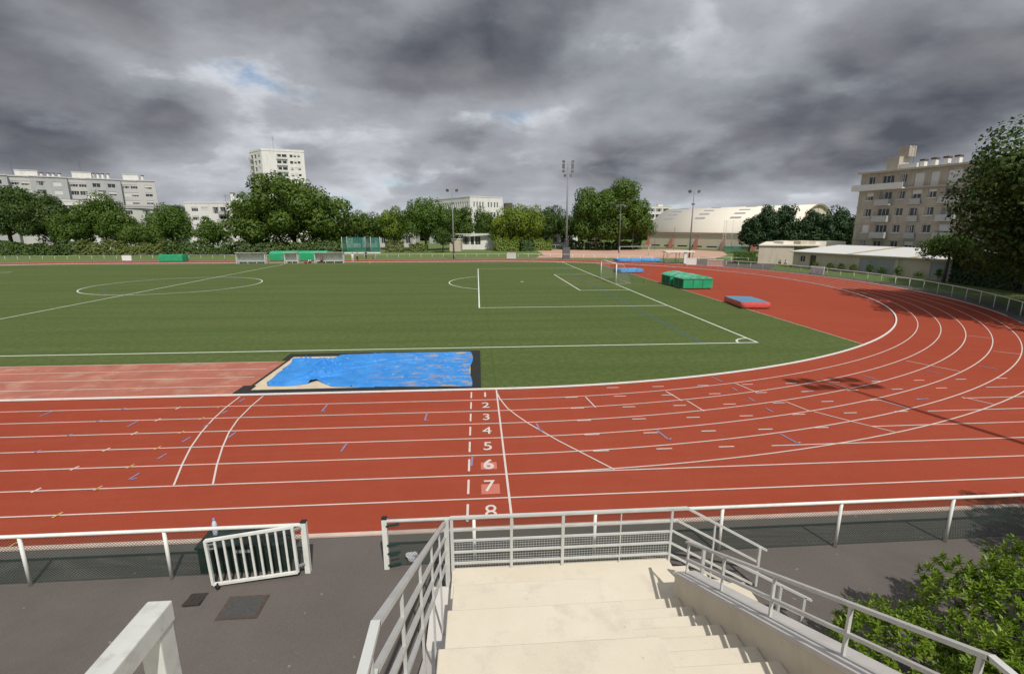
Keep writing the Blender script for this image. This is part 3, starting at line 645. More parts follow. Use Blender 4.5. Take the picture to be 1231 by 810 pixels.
panel('gate_panel','white barred gate panel leaning over on the asphalt left of the curved rail','gate',(40.4,63.2),-.55,2.5,1.25,5,.35,mat='white')
panel('gate_panel','white framed gate panel set into the curved rail below the grey garage door','gate',(48.2,48.1),-1.45,2.4,1.15,4,mat='white')
# ---------------------------------------------------------------- goals
def goal(label,c,ang,w,h,d,net=True,mat='white',r=.06,group=None):
    t=thing('goal',label,'goal',(c[0],c[1],0),ang,group)     # opening along local x, net towards +y
    for s in (-1,1):
        m=MB(); m.tube([(s*w/2,0,0),(s*w/2,0,h)],r,8); m.build('goalpost',M[mat],t,True,True)
    m=MB(); m.tube([(-w/2-r,0,h),(w/2+r,0,h)],r,8); m.build('crossbar',M[mat],t,True,True)
    if d:
        m=MB()
        for s in (-1,1): m.tube([(s*w/2,0,h),(s*w/2,d*.45,h-.1),(s*w/2,d,.05),(s*w/2,0,.05)],.025,6)
        m.tube([(-w/2,d,.05),(w/2,d,.05)],.025,6); m.build('net_frame',M['gridwire'],t,True,True)
    if net:
        m=MB(); A=[(0,h),(d*.45,h-.1),(d,.05)]
        for (y0,z0),(y1,z1) in zip(A,A[1:]): m.quad((-w/2,y0,z0),(w/2,y0,z0),(w/2,y1,z1),(-w/2,y1,z1))
        for s in (-1,1): m.add([(s*w/2,y,z) for y,z in A]+[(s*w/2,0,.05)],[(0,1,2,3)])
        m.build('net',M['wnet'],t,False,True)
    return t
goal('white football goal with a net on the near end line of the green pitch',(GX,PM),-PI/2,7.32,2.44,1.9)
goal('white football goal far left at the other end of the green pitch',(LX,PM),PI/2,7.32,2.44,1.9)
goal('white goal frame without a net standing at the back of the clay pitch',(34,126.4),0,6.0,2.3,0,net=False,mat='white')
goal('long white goal frame lying behind the blue mats on the clay pitch',(36.5,96),.1,7.3,2.2,1.2,net=False,mat='oldrail')
for i,(b,tp,lab) in enumerate([((18.0,42.0,0),(19.0,42.6,2.75),'thin dark net pole behind the goal, the one nearest its net'),((19.4,42.9,0),(20.6,43.2,2.75),'thin dark net pole behind the goal, the middle one of three'),((19.6,38.9,0),(21.4,40.2,3.0),'thin dark net pole behind the goal, the one furthest to the right')]):
    o=MB(); o.tube([b,tp],.028,6); tag(o.build('net_pole',M['darkgalv']),lab,'pole',group='leaning net poles behind the goal')
for x,y,lab in ((38.6,124,'tall thin dark post behind the clay pitch before the big tree'),(44.6,123,'tall thin dark post in front of the left end of the gym wall'),(50.8,122,'tall thin dark post in front of the gym left of the grey mast'),(56.5,122,'tall thin dark post in front of the gym right of the grey mast')):
    o=MB(); o.tube([(x,y,0),(x,y,6.6)],.06,6); tag(o.build('fence_post',M['darkgalv']),lab,'post',group='ball stop posts before the gym')
o=thing('throwing_cage','tall open throwing cage of thin pale poles and netting in front of the gym','throwing cage',(71,115,0))
for x,y in ((67.6,115),(69.6,117.5),(72,118.5),(74.2,117),(75.3,114.5)):
    m=MB(); m.tube([(x,y,0),(x,y,8.6)],.07,6); m.build('pole',M['gridwire'],o,True)
m=MB(); pts=[(67.6,115),(69.6,117.5),(72,118.5),(74.2,117),(75.3,114.5)]
for a,b in zip(pts,pts[1:]): m.quad((*a,.1),(*b,.1),(*b,8.5),(*a,8.5))
m.build('netting',M['wnet'],o)
m=MB(); 
for a,b in zip(pts,pts[1:]): m.quad((a[0],a[1]-.2,.05),(b[0],b[1]-.2,.05),(b[0],b[1]-.2,1.3),(a[0],a[1]-.2,1.3))
m.build('green_skirt',M['net'],o)
o=thing('throwing_cage','dark green netted throwing cage on a white base behind the far rail','throwing cage',(-31,115,0))
pts=[(-36.2,114.4),(-35.6,117.2),(-31,118.4),(-28.8,114.6),(-26.4,114.8)]
for x,y in pts:
    m=MB(); m.tube([(x,y,0),(x,y,4.3)],.07,6); m.build('pole',M['gridwire'],o,True)
m=MB()
for a,b in zip(pts,pts[1:]): m.quad((*a,.35),(*b,.35),(*b,4.1),(*a,4.1))
m.build('netting',M['net'],o)
m=MB(); m.box(-36.2,-26.2,113.6,114.1,0,.3); m.build('base_slab',M['whitewall'],o)
# ---------------------------------------------------------------- dugouts, covers and mats
def dugout(label,x0,x1,y=77.4,h=1.95,d=1.1):
    t=thing('dugout',label,'dugout',((x0+x1)/2,y,0))
    m=MB(); m.box(x0+.06,x1-.06,y+d-.05,y+d,.05,h-.1); m.build('back_panel',M['dugout'],t)
    for x in (x0,x1-.06):
        m=MB(); m.add([(x,y,0),(x+.06,y,0),(x+.06,y+d,0),(x,y+d,0),(x,y+.1,h),(x+.06,y+.1,h),(x+.06,y+d,h-.1),(x,y+d,h-.1)],[(0,3,2,1),(4,5,6,7),(0,1,5,4),(1,2,6,5),(2,3,7,6),(3,0,4,7)]); m.build('side_panel',M['white'],t)
    m=MB(); m.add([(x0-.1,y-.15,h+.1),(x1+.1,y-.15,h+.1),(x1+.1,y+d+.05,h-.06),(x0-.1,y+d+.05,h-.06),(x0-.1,y-.15,h+.16),(x1+.1,y-.15,h+.16),(x1+.1,y+d+.05,h),(x0-.1,y+d+.05,h)],[(0,3,2,1),(4,5,6,7),(0,1,5,4),(1,2,6,5),(2,3,7,6),(3,0,4,7)]); m.build('roof',M['whitewall'],t)
    m=MB(); m.box(x0+.1,x1-.1,y+d-.5,y+d-.1,.38,.44); n=max(2,int((x1-x0)/1.5))
    for i in range(n+1): 
        x=x0+.2+(x1-x0-.4)*i/n; m.box(x-.04,x+.04,y+d-.45,y+d-.15,0,.38)
    m.build('bench',M['white'],t)
dugout('long white dugout left of the halfway line, the leftmost of the three shelters',-46.3,-41.0)
dugout('small narrow white dugout in the middle of the three shelters, before the green cover',-37.4,-35.0)
dugout('long white dugout with people beside it, the rightmost of the three shelters',-31.8,-26.4)
def cover(label,x0,x1,y0,y1,h,sag,nseg,mat='greenmat',name='mat_cover'):
    t=thing(name,label,'mat cover',((x0+x1)/2,(y0+y1)/2,0))
    w=(x1-x0)/nseg
    for i in range(nseg):
        a,b=x0+w*i+.05,x0+w*(i+1)-.05; m=MB(); n=8; pr=[(y0,.1)]+[(y0+(y1-y0)*k/n,h+sag*math.sin(PI*k/n)) for k in range(n+1)]+[(y1,.1)]
        q=len(pr); m.add([(a,y,z) for y,z in pr]+[(b,y,z) for y,z in pr],[tuple(range(q)),tuple(reversed(range(q,2*q)))]+[(k,q+k,q+k+1,k+1) for k in range(1,q-2)]+[(0,q,q+1,1),(q-2,2*q-2,2*q-1,q-1)]); m.build('cover_section',M[mat],t)
    m=MB()
    for x in np.linspace(x0+.3,x1-.3,2*nseg+1): m.box(x-.06,x+.06,y0+.1,y1-.1,0,.1)
    m.build('wheels',M['rubber'],t); return t
cover('low flat green cover standing before the hedge at the far left of the track',-65,-60.2,85,87.2,1.35,.05,1)
cover('long green rounded cover in two sections behind the dugouts',-43.1,-31.6,84.6,87.6,1.55,.45,2)
# near pair of rolling green covers, bleached tops
def near_cover(label,x0,x1,y0,y1,h):
    t=thing('mat_cover',label,'mat cover',((x0+x1)/2,(y0+y1)/2,0))
    m=MB(); m.prism([(x0,y0),(x1,y0),(x1,y1),(x0,y1)],.12,h); m.build('cover_walls',M['greenmat'],t)
    n=10; ov=.07; m=MB(); pr=[(x0-ov+(x1-x0+2*ov)*k/n, h-.02+.34*math.sin(PI*min(1,(k/n)*1.0))**.8 if 0<k<n else h-.06) for k in range(n+1)]
    q=n+1; m.add([(x,y0-ov,z) for x,z in pr]+[(x,y1+ov,z) for x,z in pr],[(k,k+1,q+k+1,q+k) for k in range(n)]+[tuple(range(q)),tuple(reversed(range(q,2*q)))]); m.build('roof_sheet',M['greentop'],t)
    m=MB(); m.box(x0-.012,x0-.002,y0+.25,(y0+y1)/2-.06,.2,h-.12); m.box(x0-.012,x0-.002,(y0+y1)/2+.06,y1-.25,.2,h-.12); m.build('dark_end_panel',M['darkgreen'],t)
    for fx in (.33,.66):
        xx=x0+(x1-x0)*fx; zt=h-.02+.34*math.sin(PI*fx)**.8; m=MB(); m.bar((xx,y0-ov-.01,zt+.004),(xx,y1+ov,zt+.004),.06,.02); m.bar((xx,y0-.012,.2),(xx,y0-.012,h),.05,.012); m.build('tie_strap',M['darkgreen'],t)
    m=MB()
    for x in np.linspace(x0+.25,x1-.25,4):
        for y in (y0+.2,y1-.2): m.box(x-.08,x+.08,y-.08,y+.08,0.01,.12)
    m.build('wheels',M['rubber'],t)
near_cover('large green rolling mat cover with a sun bleached domed top, the nearer of the pair',21.9,25.2,32.7,35.6,1.2)
near_cover('green rolling mat cover partly hidden behind the nearer one',21.7,24.9,36.0,38.8,1.2)
def mat_box(name,label,o,e1,w,d,h,side,top,feet=True,bulge=.04):
    t=thing(name,label,'mat',(o[0],o[1],0)); ex=(math.cos(e1),math.sin(e1)); ey=(-ex[1],ex[0])
    m=MB(); n=8; P=lambda a,b,z:(o[0]+ex[0]*a+ey[0]*b,o[1]+ex[1]*a+ey[1]*b,z)
    ring=[(a*w/n,0) for a in range(n)]+[(w,b*d/n) for b in range(n)]+[(w-a*w/n,d) for a in range(n)]+[(0,d-b*d/n) for b in range(n)]
    lv=[(.1,0),(.1+(h-.1)*.3,bulge),(.1+(h-.1)*.7,bulge*.9),(h,0)]; vs=[];
    for z,e in lv:
        for a,b in ring:
            ca,cb=(a-w/2)/(w/2),(b-d/2)/(d/2); vs.append(P(a+ca*e*(1 if abs(ca)>.99 else 0),b+cb*e*(1 if abs(cb)>.99 else 0),z+.015*math.sin(a*2.1+b*1.7)*(z==h)))
    k=len(ring); m.add(vs,[(l*k+i,l*k+(i+1)%k,(l+1)*k+(i+1)%k,(l+1)*k+i) for l in range(3) for i in range(k)]); m.build('mat_side',M[side],t,True)
    m=MB(); m.add([P(w*i/n,d*j/n,h+.005+.03*math.sin(i*1.3+j*.9)*math.sin(PI*i/n)*math.sin(PI*j/n)+.015*math.sin(w*i/n*2.1+d*j/n*1.7)) for j in range(n+1) for i in range(n+1)],[(j*(n+1)+i,j*(n+1)+i+1,(j+1)*(n+1)+i+1,(j+1)*(n+1)+i) for j in range(n) for i in range(n)]); m.build('mat_top',M[top],t,True)
    if feet:
        m=MB()
        for a in (.15,w-.15):
            for b in (.15,d/2,d-.15): m.obox(P(a,b,0)[:2],ex,ey,-.1,.1,-.1,.1,.005,.1)
        m.build('pallet_feet',M['chimney'],t)
mat_box('landing_mat','thick red sided landing mat with a faded blue top at the edge of the turf',(21.4,19.5),-.12,2.3,3.9,.55,'redmat','bluemat')
mat_box('landing_mat','bright blue landing mat on the red ground behind the goal',(20.6,52.2),.15,3.6,2.6,.55,'skybluemat','skybluemat',bulge=.015)
mat_box('landing_mat','wide bright blue landing mat on the asphalt beyond the track',(27.0,76.6),-.08,8.6,4.2,.48,'skybluemat','skybluemat',bulge=.01)
# flat roofed shelter by the clay pitch
t=thing('open_shelter','white flat roofed open shelter standing on posts before the clay pitch','shelter',(37.4,72,0))
m=MB(); m.box(34.6,40.2,71,73.2,2.05,2.25); m.build('roof',M['whitewall'],t)
for x in (34.9,37.3,39.9):
    for y in (71.3,72.9):
        m=MB(); m.box(x-.05,x+.05,y-.05,y+.05,0,2.05); m.build('post',M['galv'],t)
m=MB(); m.box(38.2,38.7,71.2,71.5,0,2.05); m.build('white_panel',M['white'],t)
m=MB(); m.box(35.2,38.0,72.4,72.8,.42,.5); m.box(35.4,35.5,72.5,72.7,0,.42); m.box(37.7,37.8,72.5,72.7,0,.42); m.build('bench',M['galv'],t)
m=MB(); m.tube([(35.,73.,.1),(35.8,73,1.3),(36.6,73,1.9),(37.4,73.,1.95)],.03,6); m.tube([(37.5,73,1.95),(38,73,1.3),(38.1,73,.1)],.03,6); m.build('arched_brace',M['galv'],t,True)
# ---------------------------------------------------------------- floodlight masts
def lamp(par,p,aim,mat=None,s=.55):
    a=Vector(aim).normalized(); m=MB(); p=Vector(p); m.tube([p-a*.14,p-a*.05,p+a*.12],[.12,s*.42,s*.5],8); o=m.build('floodlight',M['darkgalv'],par,False)
    m=MB(); m.tube([p+a*.121,p+a*.13],s*.47,8); m.build('lamp_glass',M['skylight'],o)
def mast(label,x,y,h,kind,aim=(0,-1,-.5),r=.2):
    t=thing('floodlight_mast',label,'floodlight',(x,y,0))
    m=MB(); m.tube([(x,y,0),(x,y,h*.5),(x,y,h)],[r,r*.72,r*.42],10); m.build('mast_pole',M['mastgrey'] if kind!='thin' else M['darkgalv'],t,True)
    if kind=='tall':
        m=MB(); m.box(x-.75,x+.75,y-.6,y+.4,0,2.5); m.build('base_cabinet',M['darkgalv'],t)
        m=MB()
        for s in (-1,1): m.bar((x+s*.75,y,h-2.7),(x+s*.75,y,h+.3),.07)
        for z in (h-2.4,h-1.4,h-.2): m.bar((x-.85,y,z),(x+.85,y,z),.07)
        m.build('lamp_rack',M['galv'],t)
        for s in (-1,1):
            for k,z in enumerate((h+.35,h-.35,h-.8,h-1.55,h-2.4)): lamp(t,(x+s*(.95 if k<4 else .6),y-.15,z),(s*.35,aim[1],-.45),s=.62)
    elif kind=='bank':
        m=MB()
        for z in (h-.3,h-1.5): m.bar((x-1.6,y,z),(x+1.6,y,z),.10)
        m.build('lamp_rack',M['galv'],t)
        for z in (h-.3,h-1.5):
            for dx in (-1.4,-.7,.7,1.4): lamp(t,(x+dx,y+.2,z),aim,s=.7)
    else:
        m=MB(); m.bar((x-1.1,y,h),(x+1.1,y,h),.09); m.build('crossarm',M['galv'],t)
        for s in (-1,1):
            lamp(t,(x+s*.95,y-.1,h-.25),(s*.4,-1,-.7),s=.75); 
        if kind=='tee':
            m=MB(); m.bar((x-.3,y,h*.8),(x+.3,y,h*.8),.3,.3); m.build('junction_box',M['darkgalv'],t)
mast('slim grey floodlight mast with a tee head in front of the white office block',-5.8,88.9,14.6,'tee')
mast('tall grey floodlight mast with two stacked columns of lamps and a cabinet at its foot',18.4,86.2,19.6,'tall',r=.26)
mast('grey floodlight mast with a tee head in front of the curved gym roof',44.6,83.6,14.2,'tee')
mast('dark thin floodlight mast against the big tree right of the tall mast',36.9,110.2,12.3,'thin',r=.16)
mast('tall floodlight mast off the right edge, its lamp bank casting the shadow on the track',19.5,-16.6,22.4,'bank',aim=(0,1,-.5),r=.21)
# ---------------------------------------------------------------- buildings
def facade(par,o,ex,W,z0,z1,holes,mat,name='wall',depth=.22):
    """wall plane from point o along unit ex, outward normal to the right of ex; holes = (s0,s1,a,b)"""
    nx,ny=ex[1],-ex[0]
    S=sorted(set([0,W]+[s for h in holes for s in h[:2]])); Z=sorted(set([z0,z1]+[q for h in holes for q in h[2:4]]))
    P=lambda s,z,d=0:(o[0]+ex[0]*s-nx*d,o[1]+ex[1]*s-ny*d,z); m=MB()
    for a,b in zip(S,S[1:]):
        for c,d in zip(Z,Z[1:]):
            sm,zm=(a+b)/2,(c+d)/2
            if any(h[0]<sm<h[1] and h[2]<zm<h[3] for h in holes): continue
            m.quad(P(a,c),P(b,c),P(b,d),P(a,d))
    for h in holes:
        a,b,c,d=h[:4]
        for p,q in (((a,c),(b,c)),((b,c),(b,d)),((b,d),(a,d)),((a,d),(a,c))): m.quad(P(*p),P(*q),P(*q,depth),P(*p,depth))
    return m.build(name,mat,par)
CUR=random.Random(21); M['curtain']=simple('window_curtain',(.34,.33,.31),.8,.2,1.5)
def window(par,o,ex,h,kind,nsash=2,depth=.16):
    """one window: glass, frame bars and (sometimes) a lowered shutter in one mesh"""
    a,b,c,d=h[:4]; nx,ny=ex[1],-ex[0]; P=lambda s,z,q:(o[0]+ex[0]*s-nx*q,o[1]+ex[1]*s-ny*q,z); m=MB(); fw=.07
    m.quad(P(a,c,depth+.05),P(b,c,depth+.05),P(b,d,depth+.05),P(a,d,depth+.05),0)
    def fb(s0,s1,t0,t1,q0,mi): m.add([P(s0,t0,q0),P(s1,t0,q0),P(s1,t1,q0),P(s0,t1,q0),P(s0,t0,q0+.04),P(s1,t0,q0+.04),P(s1,t1,q0+.04),P(s0,t1,q0+.04)],[(0,1,2,3),(0,4,5,1),(1,5,6,2),(2,6,7,3),(3,7,4,0)],mi)
    for s in np.linspace(a+fw/2,b-fw/2,nsash+1): fb(s-fw/2,s+fw/2,c,d,depth,1)
    fb(a,b,c,c+fw,depth-.004,1); fb(a,b,d-fw,d,depth-.004,1)
    if kind>0: fb(a+.01,b-.01,d-(d-c)*kind,d,depth-.06,2)
    cr_=CUR.random()
    if cr_<.55:                       # curtains or blinds behind the panes
        q=depth+.045; w_=(b-a)*CUR.uniform(.15,.45)
        if cr_<.4: m.quad(P(a,c,q),P(a+w_,c,q),P(a+w_,d,q),P(a,d,q),3)
        if cr_>.2: m.quad(P(b-w_*.8,c,q),P(b,c,q),P(b,d,q),P(b-w_*.8,d,q),3)
    return m.build('window',[M['glass'],M['frame'],M['shutter'],M['curtain']],par)
def unit(a,b):
    d=Vector((b[0]-a[0],b[1]-a[1])); L=d.length; return (d.x/L,d.y/L),L
def block(name,label,cat,corners,z1,mat,fronts,roofmat='greypale',parapet=.35,loc=None,group=None):
    """closed building: corners counter clockwise seen from above; fronts[i] = list of holes (s0,s1,z0,z1,kind,nsash)"""
    t=thing(name,label,cat,(sum(c[0] for c in corners)/len(corners),sum(c[1] for c in corners)/len(corners),0),group=group); n=len(corners)
    wm=MB()
    for i in range(n):
        a,b=corners[i],corners[(i+1)%n]; ex,L=unit(a,b); hs=fronts.get(i,[])
        facade(t,a,ex,L,-.1,z1,hs,M[mat])
        for h in hs: window(t,a,ex,h,h[4] if len(h)>4 else 0,h[5] if len(h)>5 else 2)
    m=MB(); m.add([(x,y,z1-.02) for x,y in corners],[tuple(range(n))])
    for i in range(n):
        a,b=corners[i],corners[(i+1)%n]; ex,L=unit(a,b); m.obox(a,ex,(-ex[1],ex[0]),-.12,L+.12,-.12,.25,z1-.04,z1+parapet)
    m.build('roof',M[roofmat],t)
    return t
rng=random.Random(7)
def rows(s_list,z_tops,h,w,kinds=(0,0,0,.35,.6,1.),ns=2):
    out=[]
    for z in z_tops:
        for s in s_list: out.append((s,s+w,z-h,z,rng.choice(kinds),ns))
    return out
def rooftop(t,x,y,z,w,d,h,mat,name='stair_tower'):
    m=MB(); m.box(x-w/2,x+w/2,y-d/2,y+d/2,z,z+h); m.box(x-w/2-.12,x+w/2+.12,y-d/2-.12,y+d/2+.12,z+h,z+h+.15); m.build(name,M[mat],t)
def chimney(t,x,y,z,h,w=.7):
    m=MB(); m.box(x-w/2,x+w/2,y-w/2,y+w/2,z,z+h); o=m.build('chimney',M['whitewall'],t)
    m=MB(); m.box(x-w/2-.1,x+w/2+.1,y-w/2-.1,y+w/2+.1,z+h,z+h+.25); m.build('chimney_cap',M['chimney'],o)
def antenna(t,x,y,z,h):
    m=MB(); m.tube([(x,y,z),(x,y,z+h)],.06,5); m.bar((x-.7,y,z+h*.9),(x+.7,y,z+h*.9),.07); m.bar((x-.5,y,z+h*.75),(x+.5,y,z+h*.75),.07); m.build('antenna',M['darkgalv'],t)
# grey long apartment block, left: staggered bays along a line receding to the right
tg=thing('apartment_block','long grey apartment block with staggered bays and rooftop huts at the far left','building',(-135,172,0))
ex=(.86,.51); gA0=(-157.67,157.21); gN=(ex[1],-ex[0]); GP=lambda q,off,z=None:(gA0[0]+ex[0]*q+gN[0]*off,gA0[1]+ex[1]*q+gN[1]*off)+(() if z is None else (z,))
bays=[(-16,4.6,'greywall',1),(4.6,9.9,'greypale',0),(9.9,19.3,'greywall',1),(19.3,24.4,'greypale',0),(24.4,33.8,'greywall',1),(33.8,38.7,'greypale',0),(38.7,44.,'greypale',1)]
tops=[21.9-2.72*k for k in range(7)]
for i,(q0,q1,mt,proj) in enumerate(bays):
    w=q1-q0; off=1.1 if proj else -.7
    ss=[w*.16,w*.60] if w>8 else ([w*.08,w*.54] if not proj else [w*.36])
    if w>12: ss=[1.5,5.5,9.5,13.5,17.0]
    hs=rows(ss,tops,1.35,2.2 if proj else 2.1,(0,0,.3,.55,1.),2 if proj else 3)
    z1=23.4; a=GP(q0,off); b=GP(q1,off); c=GP(q1,-13); d=GP(q0,-13)
    facade(tg,a,ex,w,-.1,z1,hs,M[mt])
    for h in hs: window(tg,a,ex,h,h[4],h[5])
    for p,q in ((b,c),(c,d),(d,a)):
        m=MB(); m.quad((*p,-.1),(*q,-.1),(*q,z1),(*p,z1)); m.build('wall',M[mt],tg)
    m=MB(); m.add([(*q,z1-.02) for q in (a,b,c,d)],[(0,1,2,3)]); m.obox(a,ex,(-ex[1],ex[0]),-.1,w+.1,-.25,.1,z1-.1,z1+.25); m.build('roof',M['greypale'],tg)
def ghut(q,w,h): 
    m=MB(); o=GP(q,-1.5); m.obox(o,ex,(-ex[1],ex[0]),0,w,0,4,23.4,23.4+h); m.obox(o,ex,(-ex[1],ex[0]),-.15,w+.15,-.15,4.15,23.4+h,23.55+h); m.build('stair_tower',M['whitewall'],tg)
ghut(6.2,5.6,2.0); ghut(20.6,5.2,2.2); ghut(34.6,4.6,2.2)
for q,h in ((12.6,1.4),(14.3,1.4),(15.6,1.4),(17.2,1.4),(26.2,2.0),(27.6,2.),(28.9,2.),(30.4,2.),(40.4,2.),(-6,1.8)):
    p=GP(q,-3.); chimney(tg,p[0],p[1],23.4,h,.6)
p=GP(5.5,-3); antenna(tg,p[0],p[1],23.4,4.6); p=GP(23.,-3); antenna(tg,p[0],p[1],25.4,4.)
# lower white block with stepped roofline in front
tw=block('apartment_block','lower white apartment block in front of the long grey block, with a chimney hut','building',[(-131.8,149.5),(-119.5,151),(-120.8,162),(-133.1,160.5)],14.9,'whitewall',{0:rows([1.4,6.0],[13.6,10.9,8.2,5.5],1.5,3.4,(0,0,.4,1.),3)},'whitewall')
rooftop(tw,-122.4,154,15,5,3,1.9,'whitewall'); chimney(tw,-120.9,153.5,16.5,1.6,1.3)
tl=block('apartment_block','low grey apartment block with balconies right of the stepped white one','building',[(-118.6,157.8),(-103.6,158.6),(-104.2,170),(-119.2,169)],13.6,'greypale',{0:rows([.8,6.2],[12.3,9.6,6.9,4.2],1.3,2.3,(0,0,.4),3)+[(9.3,9.9,10.6,12.3,0,1),(9.3,9.9,7.9,9.6,0,1),(12.2,14.0,10.2,12.3,0,2),(12.2,14.0,7.5,9.6,0,2),(12.2,14.0,4.8,6.9,0,2)]},'greywall')
for z in (10.1,7.4,4.7):
    m=MB(); m.box(-107.0,-103.4,157.2,158.5,z-.25,z-.05); m.box(-107.0,-103.4,157.2,157.3,z-.05,z+.95); m.build('balcony',M['frame'],tl)
m=MB(); m.box(-119.3,-103,157.6,158.0,13.05,13.2); m.build('cornice',M['greywall'],tl)
tc=block('apartment_block','white apartment block with loggias between two trees left of the big round tree','building',[(-95.5,152.5),(-76.5,151.2),(-75.7,163),(-94.7,164)],14.5,'whitewall',{0:[(8.9,10.9,11.1,13.2,.0,2),(11.3,13.2,10.9,13.2,0,2)]+[(11.0,14.0,z-2.0,z,0,3) for z in (10.4,7.7,5.0)]+rows([15.4],[13.2,10.4,7.7,5.0],1.35,2.6,(0,.3,1.),4)+rows([2.0,5.2],[13.2,10.4,7.7,5.0],1.35,2.2,(0,.3,1.),3)},'whitewall')
for z in (11.0,8.4,5.7,3.0):
    m=MB(); m.box(-84.6,-81.2,150.9,151.9,z-.2,z); m.box(-84.6,-81.2,150.9,150.97,z,z+.95); m.build('balcony',M['shutgrey'],tc)
chimney(tc,-81.6,156,14.5,3.2,1.0); rooftop(tc,-77.5,155,14.5,4.2,3,1.7,'whitewall'); antenna(tc,-85,158,14.6,3)
# tower
A,B,C=(-107.6,234),(-98.9,226),(-81.6,231.5); D=(A[0]+C[0]-B[0],A[1]+C[1]-B[1])
tops=[39.9-2.85*k for k in range(12)]
_,LB=unit(B,C)
th=[]
for z in tops: th+=[(6.3,8.2,z-1.9,z,0,1),(8.5,10.6,z-1.9,z,0,1),(11.8,13.2,z-1.3,z,rng.choice((0,.5,1.)),1)]+[(13.5+1.6*k,14.8+1.6*k,z-1.1,z,rng.choice((0,.4,.8,1.,1.)),1) for k in range(2)]
sh=[]
for z in tops: sh+=[(1.2,3.4,z-1.9,z,rng.choice((0,.5,1.)),2),(4.6,6.6,z-1.9,z,0,2),(8.2,10.2,z-1.4,z,rng.choice((0,.5,1.)),2)]
tt=block('apartment_tower','tall white residential tower rising behind the big round tree','tower block',[A,B,C,D],41.2,'whitewall',{0:sh,1:th},'whitewall',.9)
ex,_=unit(B,C); ey=(-ex[1],ex[0])
for z in tops:
    m=MB(); m.obox(B,ex,ey,6.1,10.8,-.5,-.42,z-2.0,z-1.25); m.obox(B,ex,ey,6.1,10.8,-.5,-.03,z-2.15,z-2.0); m.build('balcony',M['frame'],tt)
ex2,_=unit(A,B); ey2=(-ex2[1],ex2[0])
for z in tops:
    m=MB(); m.obox(A,ex2,ey2,.4,3.8,-.9,-.8,z-2.0,z-1.1); m.obox(A,ex2,ey2,.4,3.8,-.9,-.03,z-2.15,z-2.0); m.build('balcony',M['frame'],tt)
rooftop(tt,-92,236,42,6,3,.7,'whitewall'); antenna(tt,-97,236,42,7); rooftop(tt,-84,235,42.0,1.5,1,.5,'whitewall','vent')
# white office block, centre
A,B,C=(-21,196),(-3.1,168),(9.4,176); D=(A[0]+C[0]-B[0],A[1]+C[1]-B[1])
_,L0=unit(A,B); _,L1=unit(B,C)
to=block('office_block','white office block with rows of narrow windows above the trees in the centre','building',[A,B,C,D],17.6,'whitewall',{0:[(s,s+.75,z-2.0,z,0,1) for z in (16.0,11.8) for s in np.arange(3,L0-1.5,1.65)],1:[(s,s+.6,z-1.9,z,0,1) for z in (15.9,12.2) for s in (1.6,2.9,4.2,5.5,8.0,9.3,10.8,12.1)]},'whitewall',.25)
m=MB(); m.box(10.5,13.5,180,188,0,16.0); m.build('dark_annexe',M['chimney'],to)
# pavilions
tp=block('pavilion','low white pavilion with big gridded windows below the office block','building',[(-6.6,135),(4.4,134.4),(4.8,141),(-6.2,141.6)],4.7,'whitewall',{0:[(1.4,3.6,1.4,4.0,0,3),(3.9,5.0,1.4,4.0,0,1),(5.3,7.0,1.4,4.0,0,2)]},'whitewall',.12)
m=MB(); m.box(-7.2,6.5,133.2,134.2,4.55,4.75); m.build('canopy',M['frame'],tp)
tp2=block('pavilion','low white pavilion with a flat roof half hidden behind the tall mast','building',[(20,149),(33.5,148.4),(34,156),(20.5,156.6)],4.7,'whitewall',{0:rows([2.2,5,7.6,10.4],[3.4],1.8,1.4,(0,),1)},'greywall',.15)
tp3=block('pavilion','long low pale pavilion behind the dark green throwing cage','building',[(-46,158),(-22,156.5),(-21.5,165),(-45.5,166)],5.3,'greypale',{0:[(s,s+3.4,1.2,3.8,0,4) for s in (2,6.4,11,15.5,19.6)]},'whitewall',.2)
tb=block('ticket_hut','small cream hut with a dark stripe at the foot of the slim mast','hut',[(-8.6,124.4),(-5.4,124),(-5,127.4),(-8.2,127.8)],3.3,'beige',{0:[(.4,1.4,1.9,2.7,0,1)]},'whitewall',.12)
td=block('apartment_block','distant white flat roofed block showing beside the left end of the gym','building',[(103.5,284),(118.5,282.6),(119.3,294),(104.3,295)],18.6,'whitewall',{0:[(s,s+3.6,z-1.9,z,0,2) for z in (17.6,14.2,10.8) for s in (1.2,5.4,9.6)]},'whitewall',.3)
rooftop(td,112,286,18.6,3,3,1.6,'whitewall')
# gym with a barrel roof
gA=Vector((57.4,147.2)); gd=Vector((.575,-.818)); gn=Vector((.818,.575)); GL=46.5; GW=29.; Ez,Rz=4.85,12.9
tgy=thing('sports_hall','large cream sports hall with a curved barrel roof behind the clay pitch','sports hall',(80,135,0))
def gp(s,w,z): q=gA+gd*s+gn*w; return (q.x,q.y,z)
def prof(u): return Ez+(Rz-Ez)*(1-(2*u-1)**2)**.85 if 0<u<1 else Ez
NP=28; us=[.5-.5*math.cos(PI*i/NP) for i in range(NP+1)]
m=MB(); m.add([gp(s,GW*u,prof(u)) for s in (-.6,GL+.6) for u in us],[(i,NP+1+i,NP+2+i,i+1) for i in range(NP)]); o=m.build('barrel_roof',M['gymroof'],tgy,True); md=o.modifiers.new('t','SOLIDIFY'); md.thickness=.25
for s in (0,GL):
    m=MB(); m.add([gp(s,GW*u,prof(u)-.15) for u in us]+[gp(s,GW,0),gp(s,0,0)],[tuple(range(NP+3))]); m.build('gable_wall',M['gymwall'],tgy)
